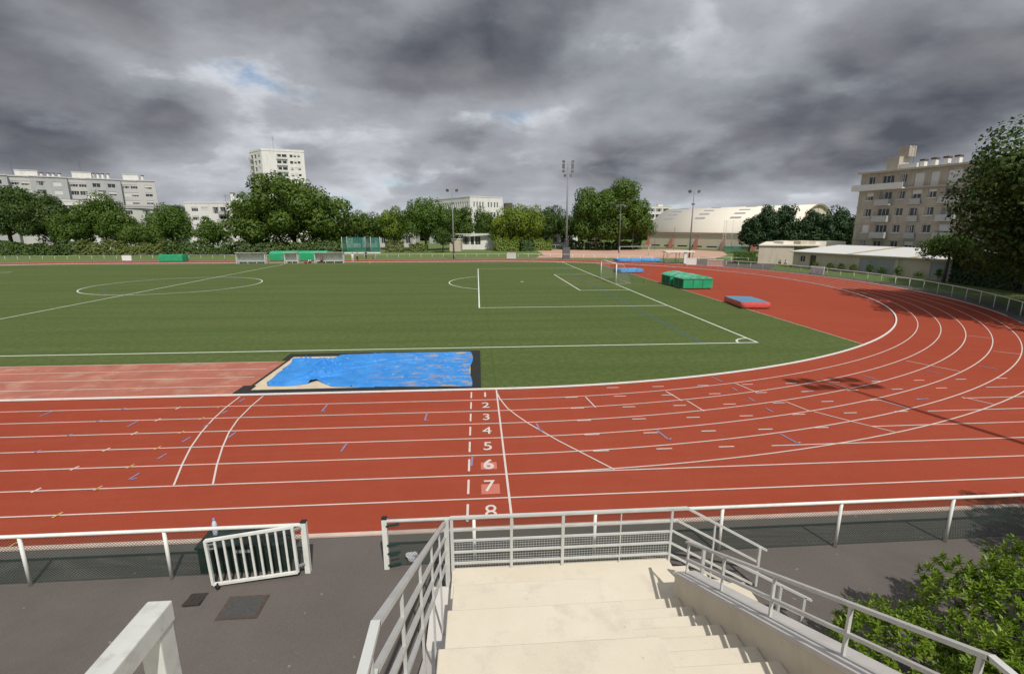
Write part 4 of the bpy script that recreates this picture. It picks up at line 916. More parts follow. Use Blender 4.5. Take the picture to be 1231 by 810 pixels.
m=MB(); m.quad(gp(0,.0,0),gp(GL,.0,0),gp(GL,.0,Ez-.1),gp(0,.0,Ez-.1)); m.quad(gp(0,GW,0),gp(GL,GW,0),gp(GL,GW,Ez-.1),gp(0,GW,Ez-.1)); m.build('long_wall',M['gymwall'],tgy)
m=MB(); m.bar(gp(-.6,-.25,Ez-.12),gp(GL+.6,-.25,Ez-.12),.3,.22); m.build('gutter',M['redsteel'],tgy)
m=MB()
for i in range(NP): m.bar(gp(GL+.62,GW*us[i],prof(us[i])+.05),gp(GL+.62,GW*us[i+1],prof(us[i+1])+.05),.10,.14)
m.build('arch_trim',M['redsteel'],tgy)
for u in (.2,.35,.5,.65,.8):
    m=MB(); m.bar(gp(GL+.06,GW*u,0),gp(GL+.06,GW*u,prof(u)-.3),.06); m.build('gable_mullion',M['redsteel'],tgy)
for k in range(6):
    s=.6+GL*k/5.2; m=MB(); a=gp(s,0,0); vs=[gp(s-.2,-2.2,0),gp(s+.2,-2.2,0),gp(s+.2,-.02,0),gp(s-.2,-.02,0),gp(s-.2,-.02,3.9),gp(s+.2,-.02,3.9)]
    m.add(vs,[(0,3,2,1),(0,1,5,4),(3,4,5,2),(0,4,3),(1,2,5)]); m.build('buttress',M['redsteel'],tgy)
for k in range(9):
    s=1.6+GL*k/9.2; m=MB(); m.quad(gp(s,-.02,.55),gp(s+3.4,-.02,.55),gp(s+3.4,-.02,.95),gp(s,-.02,.95)); m.build('low_window',M['glass'],tgy)
for u in (.15,.22,.30,.42):
    for k in range(4):
        s=2.5+k*11.6+(u*3); du=.012; m=MB()
        m.quad(gp(s,GW*(u-du),prof(u-du)+.06),gp(s+3.4,GW*(u-du),prof(u-du)+.06),gp(s+3.4,GW*(u+du),prof(u+du)+.06),gp(s,GW*(u+du),prof(u+du)+.06)); m.build('skylight',M['skylight'],tgy)
# low beige annexe and garages on the right
ta=thing('annexe','low blank beige annexe with a flat roof behind the clipped hedge','building',(60,78,0))
ca=[(51.6,69.4),(57.5,68.0),(68.5,84),(64.2,88)]
for i in range(4):
    e,L=unit(ca[i],ca[(i+1)%4]); facade(ta,ca[i],e,L,-.1,3.35,[],M['beige'])
m=MB(); m.prism([(51.4,69.2),(62,66.6),(72,84),(64.2,88.3)],3.3,3.5); m.build('roof',M['gymroof'],ta)
m=MB(); m.box(60,63,70,74,3.5,4.1); m.build('roof_box',M['beige'],ta)
m=MB(); m.prism([(58.2,72.5),(68.5,69.5),(69.5,75),(59,77)],0,4.0); m.build('wing',M['gymroof'],ta)
sh0=Vector((53.3,61.6)); e,_=unit((53.11,61.19),(58.58,41.74)); SL=31.; n_=(e[1],-e[0]); e_s=e; n_s=n_       # outward normal of the long wall
ts=thing('garage_row','long low beige garage row with a pale sheet roof below the apartment house','garage',(58,48,0))
ex=e; hs=[(2.0,2.9,1.1,2.15,0,2)]
hol=[(1.3,2.3,.95,2.05),(3.2,4.3,.02,2.15),(11.5,16.5,.05,2.2),(21.,26.,.05,2.2)]
W0=(sh0.x,sh0.y); facade(ts,W0,ex,SL,-.1,2.52,hol,M['beige'],'wall',.15)
window(ts,W0,ex,(1.3,2.3,.95,2.05),0,2,.1)
def plate(par,name,h,mat,d): 
    P=lambda s,z:(W0[0]+ex[0]*s-n_[0]*d,W0[1]+ex[1]*s-n_[1]*d,z); m=MB(); m.quad(P(h[0],h[2]),P(h[1],h[2]),P(h[1],h[3]),P(h[0],h[3])); m.build(name,mat,par)
plate(ts,'doorway',hol[1],M['chimney'],.15); plate(ts,'garage_door',hol[2],M['garage'],.06); plate(ts,'garage_door',hol[3],M['garage'],.06)
ey=(-n_[0],-n_[1]); m=MB(); Q=lambda s,w,z:(W0[0]+ex[0]*s+ey[0]*w,W0[1]+ex[1]*s+ey[1]*w,z)
m.quad(Q(0,0,-.1),Q(0,11,-.1),Q(0,11,3.3),Q(0,0,2.52)); m.quad(Q(SL,0,-.1),Q(SL,11,-.1),Q(SL,11,3.3),Q(SL,0,2.52)); m.build('end_wall',M['beige'],ts)
m=MB(); m.add([Q(-.5,-.5,2.52),Q(SL+.3,-.5,2.52),Q(SL+.3,11,3.42),Q(-.5,11,3.42),Q(-.5,-.5,2.66),Q(SL+.3,-.5,2.66),Q(SL+.3,11,3.56),Q(-.5,11,3.56)],[(0,3,2,1),(4,5,6,7),(0,1,5,4),(1,2,6,5),(2,3,7,6),(3,0,4,7)]); rf=m.build('roof',M['shedroof'],ts)
for s in (9.5,18.5):
    m=MB(); m.quad(Q(s,-.45,2.672),Q(s+.9,-.45,2.672),Q(s+.9,10.9,3.575),Q(s,10.9,3.575)); m.build('roof_joint',M['stain'],rf)
m=MB(); m.bar(Q(16.9,-.06,0),Q(16.9,-.06,2.4),.1); m.build('downpipe',M['frame'],ts)
# beige stone apartment house on the right
A=Vector((67.6,66.8)); dv=Vector((.295,-.955)).normalized(); nv=Vector((dv.y,-dv.x)); BLn=34.0
tr=thing('apartment_house','beige stone apartment house with balconies and roof chimneys at the right','building',(76,52,0))
exr=(dv.x,dv.y); H=15.75; holes=[]
pat=[(1.35,1.2,'w'),(3.65,1.9,'f'),(6.5,1.15,'w'),(8.65,1.4,'f'),(10.95,1.2,'w'),(13.25,1.95,'b'),(16.3,1.25,'w'),(18.8,1.9,'f'),(21.3,1.15,'w'),(23.5,1.4,'f'),(25.8,1.2,'w'),(28.1,1.9,'b'),(31,1.25,'w')]
rr=random.Random(5)
for r_,zt in enumerate((15.15,12.5,9.78,7.05,4.35,1.7)):
    for s,w,k in pat:
        hh=1.3 if k=='w' else 2.1
        if r_==0: hh=1.3 if s<8 or k=='w' and s>16 else 2.1
        sh=0
        if r_==0 and s in (8.65,10.95,13.25): sh=1.
        elif r_==3 and s==1.35: sh=1.
        elif rr.random()<.12: sh=rr.choice((.3,.5))
        holes.append((s,s+w,zt-hh,zt,sh,2 if w<1.5 else 3))
facade(tr,A,exr,BLn,-.1,H,holes,M['stone'])
for h in holes: window(tr,A,exr,h,h[4],h[5])
Bq=A+dv*BLn; Cq=Bq-nv*12; Dq=A-nv*12
for p,q in ((Bq,Cq),(Cq,Dq),(Dq,A)): 
    e2,L2=unit(p,q); facade(tr,p,e2,L2,-.1,H,[],M['stone'])
eyr=(-nv.x,-nv.y)
m=MB(); m.obox(A,exr,eyr,-.4,BLn+.3,-.55,12.4,H,H+.28); m.build('roof',M['stoneband'],tr)
for z in (12.95,10.2,7.42,4.68):
    m=MB(); m.obox(A,exr,eyr,-.05,BLn,-.1,-.01,z-.22,z-.02); m.build('string_course',M['stoneband'],tr)
m=MB(); m.obox(A,exr,eyr,-.7,7.7,-1.2,-.03,12.85,13.05); m.obox(A,exr,eyr,-.7,7.7,-1.2,-1.1,13.05,13.85); m.build('long_balcony',M['frame'],tr)
m=MB(); m.obox(A,exr,eyr,7.75,30,-.55,-.03,12.85,13.0); m.build('ledge',M['stoneband'],tr)
for zt in (12.5,9.78,7.05):
    for s,w,k in pat:
        if k in 'fb':
            dp=1.0 if w>1.8 else .35; m=MB(); m.obox(A,exr,eyr,s-.3,s+w+.3,-dp,-.03,zt-2.28,zt-2.1); 
            if dp>.5:
                m.obox(A,exr,eyr,s-.3,s+w+.3,-dp,-dp+.06,zt-2.1,zt-1.25); m.obox(A,exr,eyr,s-.3,s-.24,-dp,-.03,zt-2.1,zt-1.25); m.obox(A,exr,eyr,s+w+.24,s+w+.3,-dp,-.03,zt-2.1,zt-1.25)
            else: m.obox(A,exr,eyr,s-.1,s+w+.1,-.3,-.25,zt-2.1,zt-1.3)
            m.build('balcony',M['shutgrey'],tr)
        else:
            m=MB(); m.obox(A,exr,eyr,s-.1,s+w+.1,-.15,-.02,zt-1.42,zt-1.31); m.build('window_sill',M['frame'],tr)
def onroof(s,w,wd,dd,z0,z1,name,mat,cap=None):
    m=MB(); m.obox(A,exr,eyr,s,s+wd,w,w+dd,z0,z1); o=m.build(name,M[mat],tr)
    if cap: 
        m=MB(); m.obox(A,exr,eyr,s-.08,s+wd+.08,w-.08,w+dd+.08,z1,z1+.28); m.build('chimney_cap',M[cap],o)
onroof(3.2,1.2,1.9,2.6,H+.28,18.2,'stair_tower','stoneband'); onroof(4.2,2.2,1.6,1.8,18.2,19.9,'tank_room','stone'); onroof(5.2,1.4,2.6,2,H+.28,16.9,'roof_hut','frame')
for s in (7.9,9.5,11.2,12.7): onroof(s,2.0,.62,.8,H+.28,17.15+.05*(s>9),'chimney','whitewall','chimney')
onroof(19,2,2,1,H+.28,16.7,'vent','chimney')
m=MB(); q=A+dv*6.2-nv*3; m.tube([(q.x,q.y,H),(q.x,q.y,21)],.04,5); m.bar((q.x-.5,q.y,20.3),(q.x+.5,q.y,20.3),.05); m.build('antenna',M['darkgalv'],tr)
# ---------------------------------------------------------------- trees
def leaf_mesh(name,P,Nn,size,rng,mat,parent,off,aspect=1.0,jit=.55,soft=True):
    """P: n x 3 leaf centres, Nn: n x 3 leaf normals; makes one crown of separate leaf sized faces"""
    n=len(P); N0=Nn/(np.linalg.norm(Nn,axis=1)[:,None]+1e-9); Nn=Nn+rng.normal(0,jit,(n,3)); Nn/=np.linalg.norm(Nn,axis=1)[:,None]+1e-9
    ref=rng.normal(0,1,(n,3)); U=np.cross(Nn,ref); U/=np.linalg.norm(U,axis=1)[:,None]+1e-9; V=np.cross(Nn,U)
    s=size*rng.uniform(.6,1.35,n)[:,None]; U=U*s*.5; V=V*s*.5*aspect
    # a leaf clump: pointed, slightly folded rhomb of two triangles sharing an edge
    fold=Nn*s*.12
    v=np.stack([P-U,P-V*.8+fold,P+U*1.1,P+V*.8+fold],1).reshape(-1,3)-np.array(off)
    me=bpy.data.meshes.new(name); me.vertices.add(4*n); me.vertices.foreach_set('co',v.ravel())
    me.loops.add(4*n); me.loops.foreach_set('vertex_index',np.arange(4*n)); me.polygons.add(n)
    me.polygons.foreach_set('loop_start',np.arange(n)*4); me.polygons.foreach_set('loop_total',np.full(n,4)); me.update(); me.validate()
    if soft:
        fn=np.zeros(n*3,dtype=np.float32); me.polygons.foreach_get('normal',fn); fn=fn.reshape(-1,3); flip=np.sign((fn*N0).sum(1))[:,None]; flip[flip==0]=1
        sn=N0*.75+fn*flip*.45; sn/=np.linalg.norm(sn,axis=1)[:,None]+1e-9; sn=sn*flip
        me.polygons.foreach_set('use_smooth',[True]*n); me.normals_split_custom_set([tuple(q) for q in np.repeat(sn,4,axis=0)])
    me.materials.append(mat); o=bpy.data.objects.new(name,me); COL.objects.link(o)
    if parent is not None: o.parent=parent
    return o
def clumps(rng,c,rad3,n,shape='round'):
    """centres of the leaf clumps of a crown"""
    d=rng.normal(0,1,(n,3)); d/=np.linalg.norm(d,axis=1)[:,None]
    lump=1+.16*np.sin(d[:,0]*3.1+rng.uniform(0,6))*np.cos(d[:,1]*2.7+rng.uniform(0,6))+.10*np.sin(d[:,2]*5+rng.uniform(0,6))
    r=rng.uniform(.25,1,n)**.45*.80*lump
    if shape=='column': d[:,2]*=1.0
    q=d*r[:,None]
    flat=q[:,2]<-.45; q[flat,2]=-.45-(q[flat,2]+.45)*-.35
    return np.array(c)+q*np.array(rad3)
def tree(name,label,cat,x,y,h,r,mat,seed,trunk=None,leaf=.5,group=None,shape='round',dens=2.4,zmin=None):
    rng=np.random.default_rng(seed); t=thing(name,label,cat,(x,y,0),0,group)
    zb=zmin if zmin is not None else max(1.2,h*.16); cz=(h+zb)/2; rz=(h-zb)/2
    mean=(r*r*rz)**(1/3); cr=min(.36*mean,3.1); k_=3.4 if shape=='round' else 4.5
    nc=int(np.clip(k_*(mean/cr)**2*1.5,22,150))
    fi=(np.arange(nc)+.5)/nc; az=np.arange(nc)*2.39996+rng.uniform(0,6); cz_=1-1.72*fi; sr=np.sqrt(np.maximum(0,1-cz_**2)); dd=np.stack([sr*np.cos(az),sr*np.sin(az),cz_],1)+rng.normal(0,.13,(nc,3))
    lob=1+.10*np.sin(az*2+dd[:,2]*3+seed)+.08*np.sin(dd[:,0]*4+seed*1.7)
    fr=rng.uniform(.62,.98,nc)*lob; inner=rng.random(nc)<.18; fr=np.where(inner,fr*.5,fr)
    R3=np.array([max(.3,r-cr*.72),max(.3,r-cr*.72),max(.3,rz-cr*.62)])
    if shape=='column': dd[:,2]=np.sign(dd[:,2])*np.abs(dd[:,2])**.8; fr=np.where(dd[:,2]>0,fr,np.maximum(fr,.8))
    C=np.array([x,y,cz])+dd*fr[:,None]*R3*1.08
    nl=int(dens*.36*nc*4*PI*cr*cr*.5/(leaf*leaf*.5)); nl=min(nl,52000)
    k=rng.integers(0,nc,nl); d=rng.normal(0,1,(nl,3)); d/=np.linalg.norm(d,axis=1)[:,None]
    rr=cr*rng.uniform(.62,1.06,nl)*rng.uniform(.78,1.2,nc)[k]
    P=C[k]+d*rr[:,None]*np.array([1.,1.,.92]); nr=d+np.array([0,0,.3])
    ok=P[:,2]>.15; P=P[ok]; nr=nr[ok]
    leaf_mesh('crown',P,nr,leaf,rng,M[mat],t,(x,y,0))
    m=MB(); tr=trunk or max(.16,r*.045); top=zb+(h-zb)*.55; lean=rng.uniform(-.04,.04,2)*h
    m.tube([(x,y,-.1),(x+lean[0]*.3,y+lean[1]*.3,zb*.8),(x+lean[0]*.7,y+lean[1]*.7,cz),(x+lean[0],y+lean[1],h*.86)],[tr*1.25,tr,tr*.62,tr*.15],8)
    for i in range(7):
        a=rng.uniform(0,2*PI); z0=zb*.8+(cz-zb*.8)*rng.uniform(.1,1.); ln=r*rng.uniform(.5,.85); f=(z0-zb*.8)/max(.1,cz-zb*.8)*.4+.3
        p=Vector((x+lean[0]*f,y+lean[1]*f,z0)); q=p+Vector((math.cos(a)*ln*.5,math.sin(a)*ln*.5,ln*.35)); e=p+Vector((math.cos(a)*ln,math.sin(a)*ln,ln*.8))
        m.tube([p,q,e],[tr*.5,tr*.32,tr*.08],6)
    m.build('trunk',M['bark'],t,True); return t
T=[('broad_tree','broad dark tree at the far left edge in front of the grey apartment block',-131,130,17.8,11.2,'leafB',.62),
('broad_tree','rounded dark tree just right of the broad tree at the far left edge',-117.5,127,14.6,8.0,'leafB',.55),
('broad_tree','small tree in front of the stepped white apartment block',-106.5,120,10.6,5.4,'leafA',.5),
('broad_tree','pointed mid green tree rising above the roof of the stepped white block',-101.8,124.5,15.0,6.0,'leafA',.5),
('broad_tree','small rounded tree right of the pointed one before the low grey block',-94.6,119,11.2,5.4,'leafA',.5),
('broad_tree','low spreading bushy tree over the hedge before the low grey block',-86.5,116,7.8,5.2,'leafA',.45),
('broad_tree','leafy tree between the low grey block and the white block with loggias',-84.5,125.2,13.6,5.6,'leafA',.52),
('broad_tree','leafy tree before the loggias of the white block, left of the round tree',-71.6,119.6,9.2,3.5,'leafA',.5),
('broad_tree','slender tree tucked behind the leafy pair left of the white block',-90.5,137,13.,4.4,'leafB',.5),
('round_tree','very large round tree behind the dugouts with the white tower rising above it',-52.2,125.4,20.4,15.8,'leafA',.78),
('broad_tree','small tree right of the green throwing cage',-36.5,138,11.6,4.8,'leafA',.5),
('broad_tree','small rounded tree next to the pale feathery tree behind the cage',-31.7,141,11.0,4.6,'leafB',.5),
('feathery_tree','pale yellow green feathery tree left of the office block',-26.7,139.4,12.7,5.4,'leafC',.5),
('broad_tree','tall leafy tree covering the left end of the white office block',-15.6,129,14.8,7.6,'leafA',.55),
('broad_tree','leafy tree in front of the middle of the white office block',-6.6,138,13.1,5.6,'leafA',.52),
('broad_tree','small open tree below the right corner of the white office block',1.8,138.5,12.0,4.4,'leafA',.5),
('round_bush_tree','dense dark round tree close to the slim grey mast',-10.2,119.3,6.5,2.9,'leafB',.42),
('broad_tree','bright green broad tree right of the office block',12.2,130,13.2,7.2,'leafC',.52),
('broad_tree','bright green low tree in front of the pavilion canopy end',7.0,130,10.3,4.4,'leafC',.5),
('broad_tree','darker tree behind the tall mast on its left',23.3,144.2,13.0,5.6,'leafB',.5),
('broad_tree','darker small tree just right of the tall mast',29.3,141.3,11.2,4.6,'leafB',.5),
('tall_tree','left half of the big pair of tall trees right of the tall mast',34.8,126.5,18.6,7.4,'leafA',.58),
('tall_tree','taller right half of the big pair of trees left of the gym',41.4,126.,20.4,8.0,'leafA',.58),
('broad_tree','lower tree bulging out between the big pair and the gym roof',48.,129.9,12.4,5.2,'leafA',.5),
('broad_tree','tree behind the low green slope seen between the bright trees and the darker ones',17.8,147,11.3,5.2,'leafB',.5)]
for i,(nm,lab,x,y,h,r,mt,lf) in enumerate(T): tree(nm,lab,'tree',x,y,h,r,mt,100+i,leaf=lf*.80,dens=(3.6 if h>17 else 2.9),zmin=(-1.5 if r>12 else (.8 if nm in('tall_tree','feathery_tree') or lab.startswith('leafy') else None)))
# the dark row before the gym
for i,(x,y,h,r,lab) in enumerate([(69.6,104.6,9.3,2.9,'first and most pointed dark tree of the row before the gym, at its left end'),(73.6,104.3,12.32,3.0,'second dark tree from the left in the row before the gym'),(78.2,104,12.65,3.0,'tallest dark tree of the row before the gym, third from the left'),(81.8,103.2,8.8,2.7,'lower fourth dark tree of the row before the gym'),(84.9,103.3,11.11,2.8,'fifth dark tree of the row, below the left foot of the gym arch'),(88.2,102.9,9.6,2.8,'sixth dark tree of the row, below the gym gable'),(91.6,102.8,11.33,2.9,'seventh dark tree of the row, just right of the gym gable'),(95.4,102.4,9.5,2.9,'last dark tree of the row, beside the stone apartment house')]):
    tree('dark_column_tree',lab,'tree',x,y,h,r,'leafD',300+i,leaf=.42,shape='column',dens=3.2,zmin=1.2,group='row of dark trees before the gym')
# right hand side trees
tree('broad_tree','small tree with a bare leaning trunk on the lawn beside the right bend','tree',56.3,36.6,5.9,2.9,'leafA',401,trunk=.16,leaf=.26,dens=2.2,zmin=2.6)
tree('broad_tree','big leafy tree filling the right edge of the view beyond the bend','tree',46.2,17.4,14.6,6.9,'leafB',402,trunk=.45,leaf=.30,dens=3.2,zmin=1.0)
tree('broad_tree','dark tree behind the big one at the right edge, in front of the stone house','tree',64.0,31.5,10.5,5.4,'leafB',403,trunk=.35,leaf=.36,dens=3.0,zmin=1.8)
tree('broad_tree','dark tree above the hedge between the small trunked tree and the right edge','tree',55.5,26.5,12.0,5.6,'leafB',404,trunk=.35,leaf=.34,dens=3.0,zmin=2.0)
tree('broad_tree','tall tree beyond the right edge, its shadow lying across the bend','tree',41.4,9.6,15.5,6.0,'leafB',405,trunk=.4,leaf=.4,dens=2.6,zmin=3.)
# hedges and bushes
def hedge(name,label,cat,a,b,w,h,mat,seed,leaf=.4,dens=2.4,rough=.3,group=None,round_=False):
    rng=np.random.default_rng(seed); t=thing(name,label,cat,((a[0]+b[0])/2,(a[1]+b[1])/2,0),0,group)
    L=math.hypot(b[0]-a[0],b[1]-a[1]); ex=np.array([(b[0]-a[0])/L,(b[1]-a[1])/L]); ey=np.array([-ex[1],ex[0]])
    n=int(dens*(2*L*h+L*w*1.2+2*w*h)/(leaf*leaf*.5)); n=min(n,26000)
    s=rng.uniform(0,L,n); f=rng.uniform(0,2*h+w,n); lump=1+rough*(np.sin(s*.9+1)*.4+np.sin(s*2.3+rng.uniform(0,6))*.35+np.sin(s*.37)*.4)
    H=h*lump; u=np.where(f<h,-w/2,np.where(f<h+w,f-h-w/2,w/2)); z=np.where(f<h,f/h*H,np.where(f<h+w,H,(2*h+w-f)/h*H))
    endk=rng.random(n)<.12; s=np.where(endk,np.where(rng.random(n)<.5,0,L),s); u=np.where(endk,rng.uniform(-w/2,w/2,n),u)
    if round_: z=z*(1-.25*np.abs(u)/(w/2))
    nrm=np.stack([np.where(np.abs(u)>w/2-.01,np.sign(u)*ey[0],0),np.where(np.abs(u)>w/2-.01,np.sign(u)*ey[1],0),np.full(n,.6)],1)
    j=rough*rng.normal(0,.5,(n,3))*leaf*2.2; P=np.stack([a[0]+ex[0]*s+ey[0]*u,a[1]+ex[1]*s+ey[1]*u,np.maximum(z,.08)],1)+j
    leaf_mesh('foliage',P,nrm,leaf,rng,M[mat],t,wloc(t))
hedge('hedge','tall dark hedge running behind the rail along the far left of the track','hedge',(-136,108),(-97,110),3.4,2.6,'leafB',501,.48)
hedge('hedge','loose bronze green hedge behind the rail below the low grey block','hedge',(-97,109),(-77,108.5),3.2,2.4,'leafE',502,.46,rough=.5)
hedge('hedge','loose dark hedge behind the rail left of the big round tree','hedge',(-77,108.5),(-62,109),3.2,2.3,'leafB',503,.46,rough=.5)
hedge('hedge','dark undergrowth under the big round tree behind the dugouts','hedge',(-62,112),(-37.5,116.5),3.,2.4,'leafB',504,.46)
hedge('bush','rounded bronze bush right of the green throwing cage','bush',(-26,121.5),(-21.5,122),2.6,2.6,'leafE',505,.4,round_=True)
hedge('bush','low yellowish bush under the tall leafy tree before the office block','bush',(-19.5,122),(-14.8,122),2.2,1.9,'leafE',506,.4,round_=True)
hedge('bush','yellow green flowering bush bank between the pavilion and the tall mast','bush',(4.5,124),(13.,124.5),2.6,3.1,'leafC',507,.4,rough=.5,round_=True)
hedge('bush','dark round bush at the left corner of the clay pitch','bush',(12.0,121.5),(15.2,121.5),2.6,3.3,'leafB',508,.4,round_=True)
hedge('bush','yellow green bush bank left of the tall mast before the flat pavilion','bush',(15.6,126),(21,126.5),2.4,2.7,'leafC',509,.4,rough=.5,round_=True)
hedge('bush','dark low bushes at the foot of the big pair of trees','bush',(28,131),(49,130),2.6,2.2,'leafB',510,.42)
hedge('clipped_hedge','neat clipped box hedge at the corner of the beige annexe','hedge',(47.8,71.0),(51.,69.3),1.9,2.0,'leafA',511,.2,rough=.08)
hedge('hedge','dark tall hedge under the trees along the lawn at the right edge','hedge',(58.2,36.5),(56.5,12),2.2,3.2,'leafD',512,.3,dens=3,rough=.2)
rngp=random.Random(11)
for i in range(9):
    s=4.9+i*2.15+rngp.uniform(-.4,.4); x=sh0.x+e_s[0]*s+n_s[0]*.7; y=sh0.y+e_s[1]*s+n_s[1]*.7; hh=rngp.uniform(.9,1.6)
    lab=['beside the dark doorway','left of the first grey garage door','beside the left edge of the first garage door','before the first grey garage door','at the downpipe right of the first grey door','against the plain wall between the two grey doors','on the wall left of the second grey door','by the second grey garage door edge','before the second grey garage door'][i]
    tree('young_shrub',f'thin young shrub {lab} of the garage row','shrub',x,y,hh,.5,'leafA',600+i,trunk=.03,leaf=.16,dens=1.1,zmin=.1,group='young shrubs along the garage row')
def wood():
    rng=np.random.default_rng(900); P=[];Q=[]
    for i in range(150):
        a=rng.uniform(-215,150); b=rng.uniform(232,262)+(20 if a<-60 else 0); h=rng.uniform(8.5,12.5); r=rng.uniform(4,6.5); n=240
        d=rng.normal(0,1,(n,3)); d/=np.linalg.norm(d,axis=1)[:,None]; P.append(np.array([a,b,h-r*.85])+d*np.array([r,r,r*.85])*rng.uniform(.75,1.05,(n,1))); Q.append(d)
        d2=d[:90].copy(); P.append(np.array([a,b,h*.3])+d2*np.array([r,r,h*.3])); Q.append(d2)
    P=np.concatenate(P); Q=np.concatenate(Q); ok=P[:,2]>.1
    o=leaf_mesh('distant_wood',P[ok],Q[ok],1.5,rng,M['leafA'],None,(0,0,0)); tag(o,'distant band of trees seen through the gaps behind the buildings','wood',kind='stuff')
wood()
# big near shrub
def near_shrub():
    rng=np.random.default_rng(77); c=(9.3,-15.6)
    t=thing('leafy_shrub','large glossy leafy shrub beside the stairs in the bottom right corner','shrub',(c[0],c[1],0))
    lumps_=[(5.2,-14.3,.75,1.0,1.0),(5.6,-15.8,1.2,1.2,1.15),(6.7,-14.3,1.15,1.25,1.25),(6.5,-16.6,1.5,1.4,1.4),(8.1,-14.2,1.55,1.25,1.35),(8.3,-15.8,1.7,1.6,1.6),(9.7,-14.5,1.95,1.35,1.4),(10.2,-16.2,2.0,1.8,1.8),(11.4,-14.8,2.2,1.6,1.6),(12.6,-16.,2.2,1.9,1.9),(7.4,-18,1.6,1.8,1.7),(13.4,-14.8,2.3,1.5,1.6),(4.4,-15.6,.8,.9,.9)]
    lumps=[(5.15,-14.5,.55,.95,.85),(5.9,-15.9,1.0,1.2,1.1),(6.9,-14.35,.85,1.1,1.05),(6.9,-16.8,1.2,1.4,1.3),(8.2,-14.3,1.1,1.15,1.15),(8.6,-15.9,1.2,1.6,1.5),(9.8,-14.5,1.1,1.25,1.2),(10.4,-16.4,1.4,1.8,1.6),(11.4,-14.8,1.15,1.45,1.3),(12.8,-16.,1.2,1.9,1.5),(7.6,-18.2,1.3,1.8,1.5),(13.4,-14.8,1.2,1.5,1.4),(4.3,-15.7,.6,.85,.8),(12.3,-15.1,3.6,1.6,1.6),(13.6,-14.4,4.1,1.7,1.7),(13.8,-16.5,3.6,2.,1.8)]
    P=[];D=[]
    for x,y,z,r,rz in lumps:
        n=int(540*r*r); d=rng.normal(0,1,(n,3)); d/=np.linalg.norm(d,axis=1)[:,None]; d[:,2]=np.where(d[:,2]<-.35,-d[:,2],d[:,2])
        p=np.array([x,y,z])+d*np.array([r,r,rz])*(rng.uniform(.62,1.0,n)**.6*(1+.12*np.sin(d[:,0]*7+x)*np.sin(d[:,1]*6)))[:,None]; P.append(p); D.append(d*.8+np.array([0,0,.75]))
    P=np.concatenate(P); D=np.concatenate(D); D/=np.linalg.norm(D,axis=1)[:,None]
    ok=P[:,2]>.1; ok&=~((P[:,0]<3.2)); P=P[ok]; D=D[ok]
    vs=[];fs=[]
    for p,d in zip(P,D):
        nl=int(rng.integers(7,12)); ref=rng.normal(0,1,3); a=np.cross(d,ref); a/=np.linalg.norm(a); b=np.cross(d,a)
        for k in range(nl):
            th=k*2.4+rng.uniform(-.3,.3); el=.15+.85*(k/nl); out=a*math.cos(th)+b*math.sin(th); dr=out*math.cos(el*1.25)+d*math.sin(el*1.25)
            dr/=np.linalg.norm(dr); side=np.cross(dr,d); side/=np.linalg.norm(side)+1e-9; up=np.cross(side,dr)
            L=rng.uniform(.065,.108); w=L*.17; q=p-d*.05*(k/nl)+d*.10*(k/nl); s0=len(vs)
            droop=-.02*L/.13
            vs+=[q,q+dr*L*.4+side*w+up*.008,q+dr*L*.45,q+dr*L*.4-side*w+up*.008,q+dr*L*.8+side*w*.7+up*(droop*.5+.006),q+dr*L+up*droop,q+dr*L*.8-side*w*.7+up*(droop*.5+.006)]
            fs+=[(s0,s0+1,s0+2),(s0,s0+2,s0+3),(s0+1,s0+4,s0+5,s0+2),(s0+2,s0+5,s0+6,s0+3)]
    me=bpy.data.meshes.new('foliage'); me.from_pydata([tuple(v-np.array([c[0],c[1],0])) for v in vs],[],fs); me.materials.append(M['laurel']); me.polygons.foreach_set('use_smooth',[True]*len(me.polygons))
    o=bpy.data.objects.new('foliage',me); COL.objects.link(o); o.parent=t
    m=MB()
    for x,y,z,r,rz in lumps:
        for k in range(5):
            a=rng.uniform(0,6.28); m.tube([(c[0],c[1],-.05),(x*.8+c[0]*.2,y*.8+c[1]*.2,.25),(x+math.cos(a)*r*.3,y+math.sin(a)*r*.3,z*.6),(x+math.cos(a)*r*.7,y+math.sin(a)*r*.7,z+rz*.4)],[.05,.035,.022,.008],5)
    m.build('branches',M['bark'],t)
near_shrub()
# grass tufts and a fallen cone
o=lathe([(.001,.30),(.05,.28),(.13,.02),(.16,0)],10).build('training_cone',simple('orange_cone',(.7,.32,.03),.5)); o.location=(-21.6,78.2,.012); tag(o,'small orange training cone on the track edge right of the dugouts','cone')
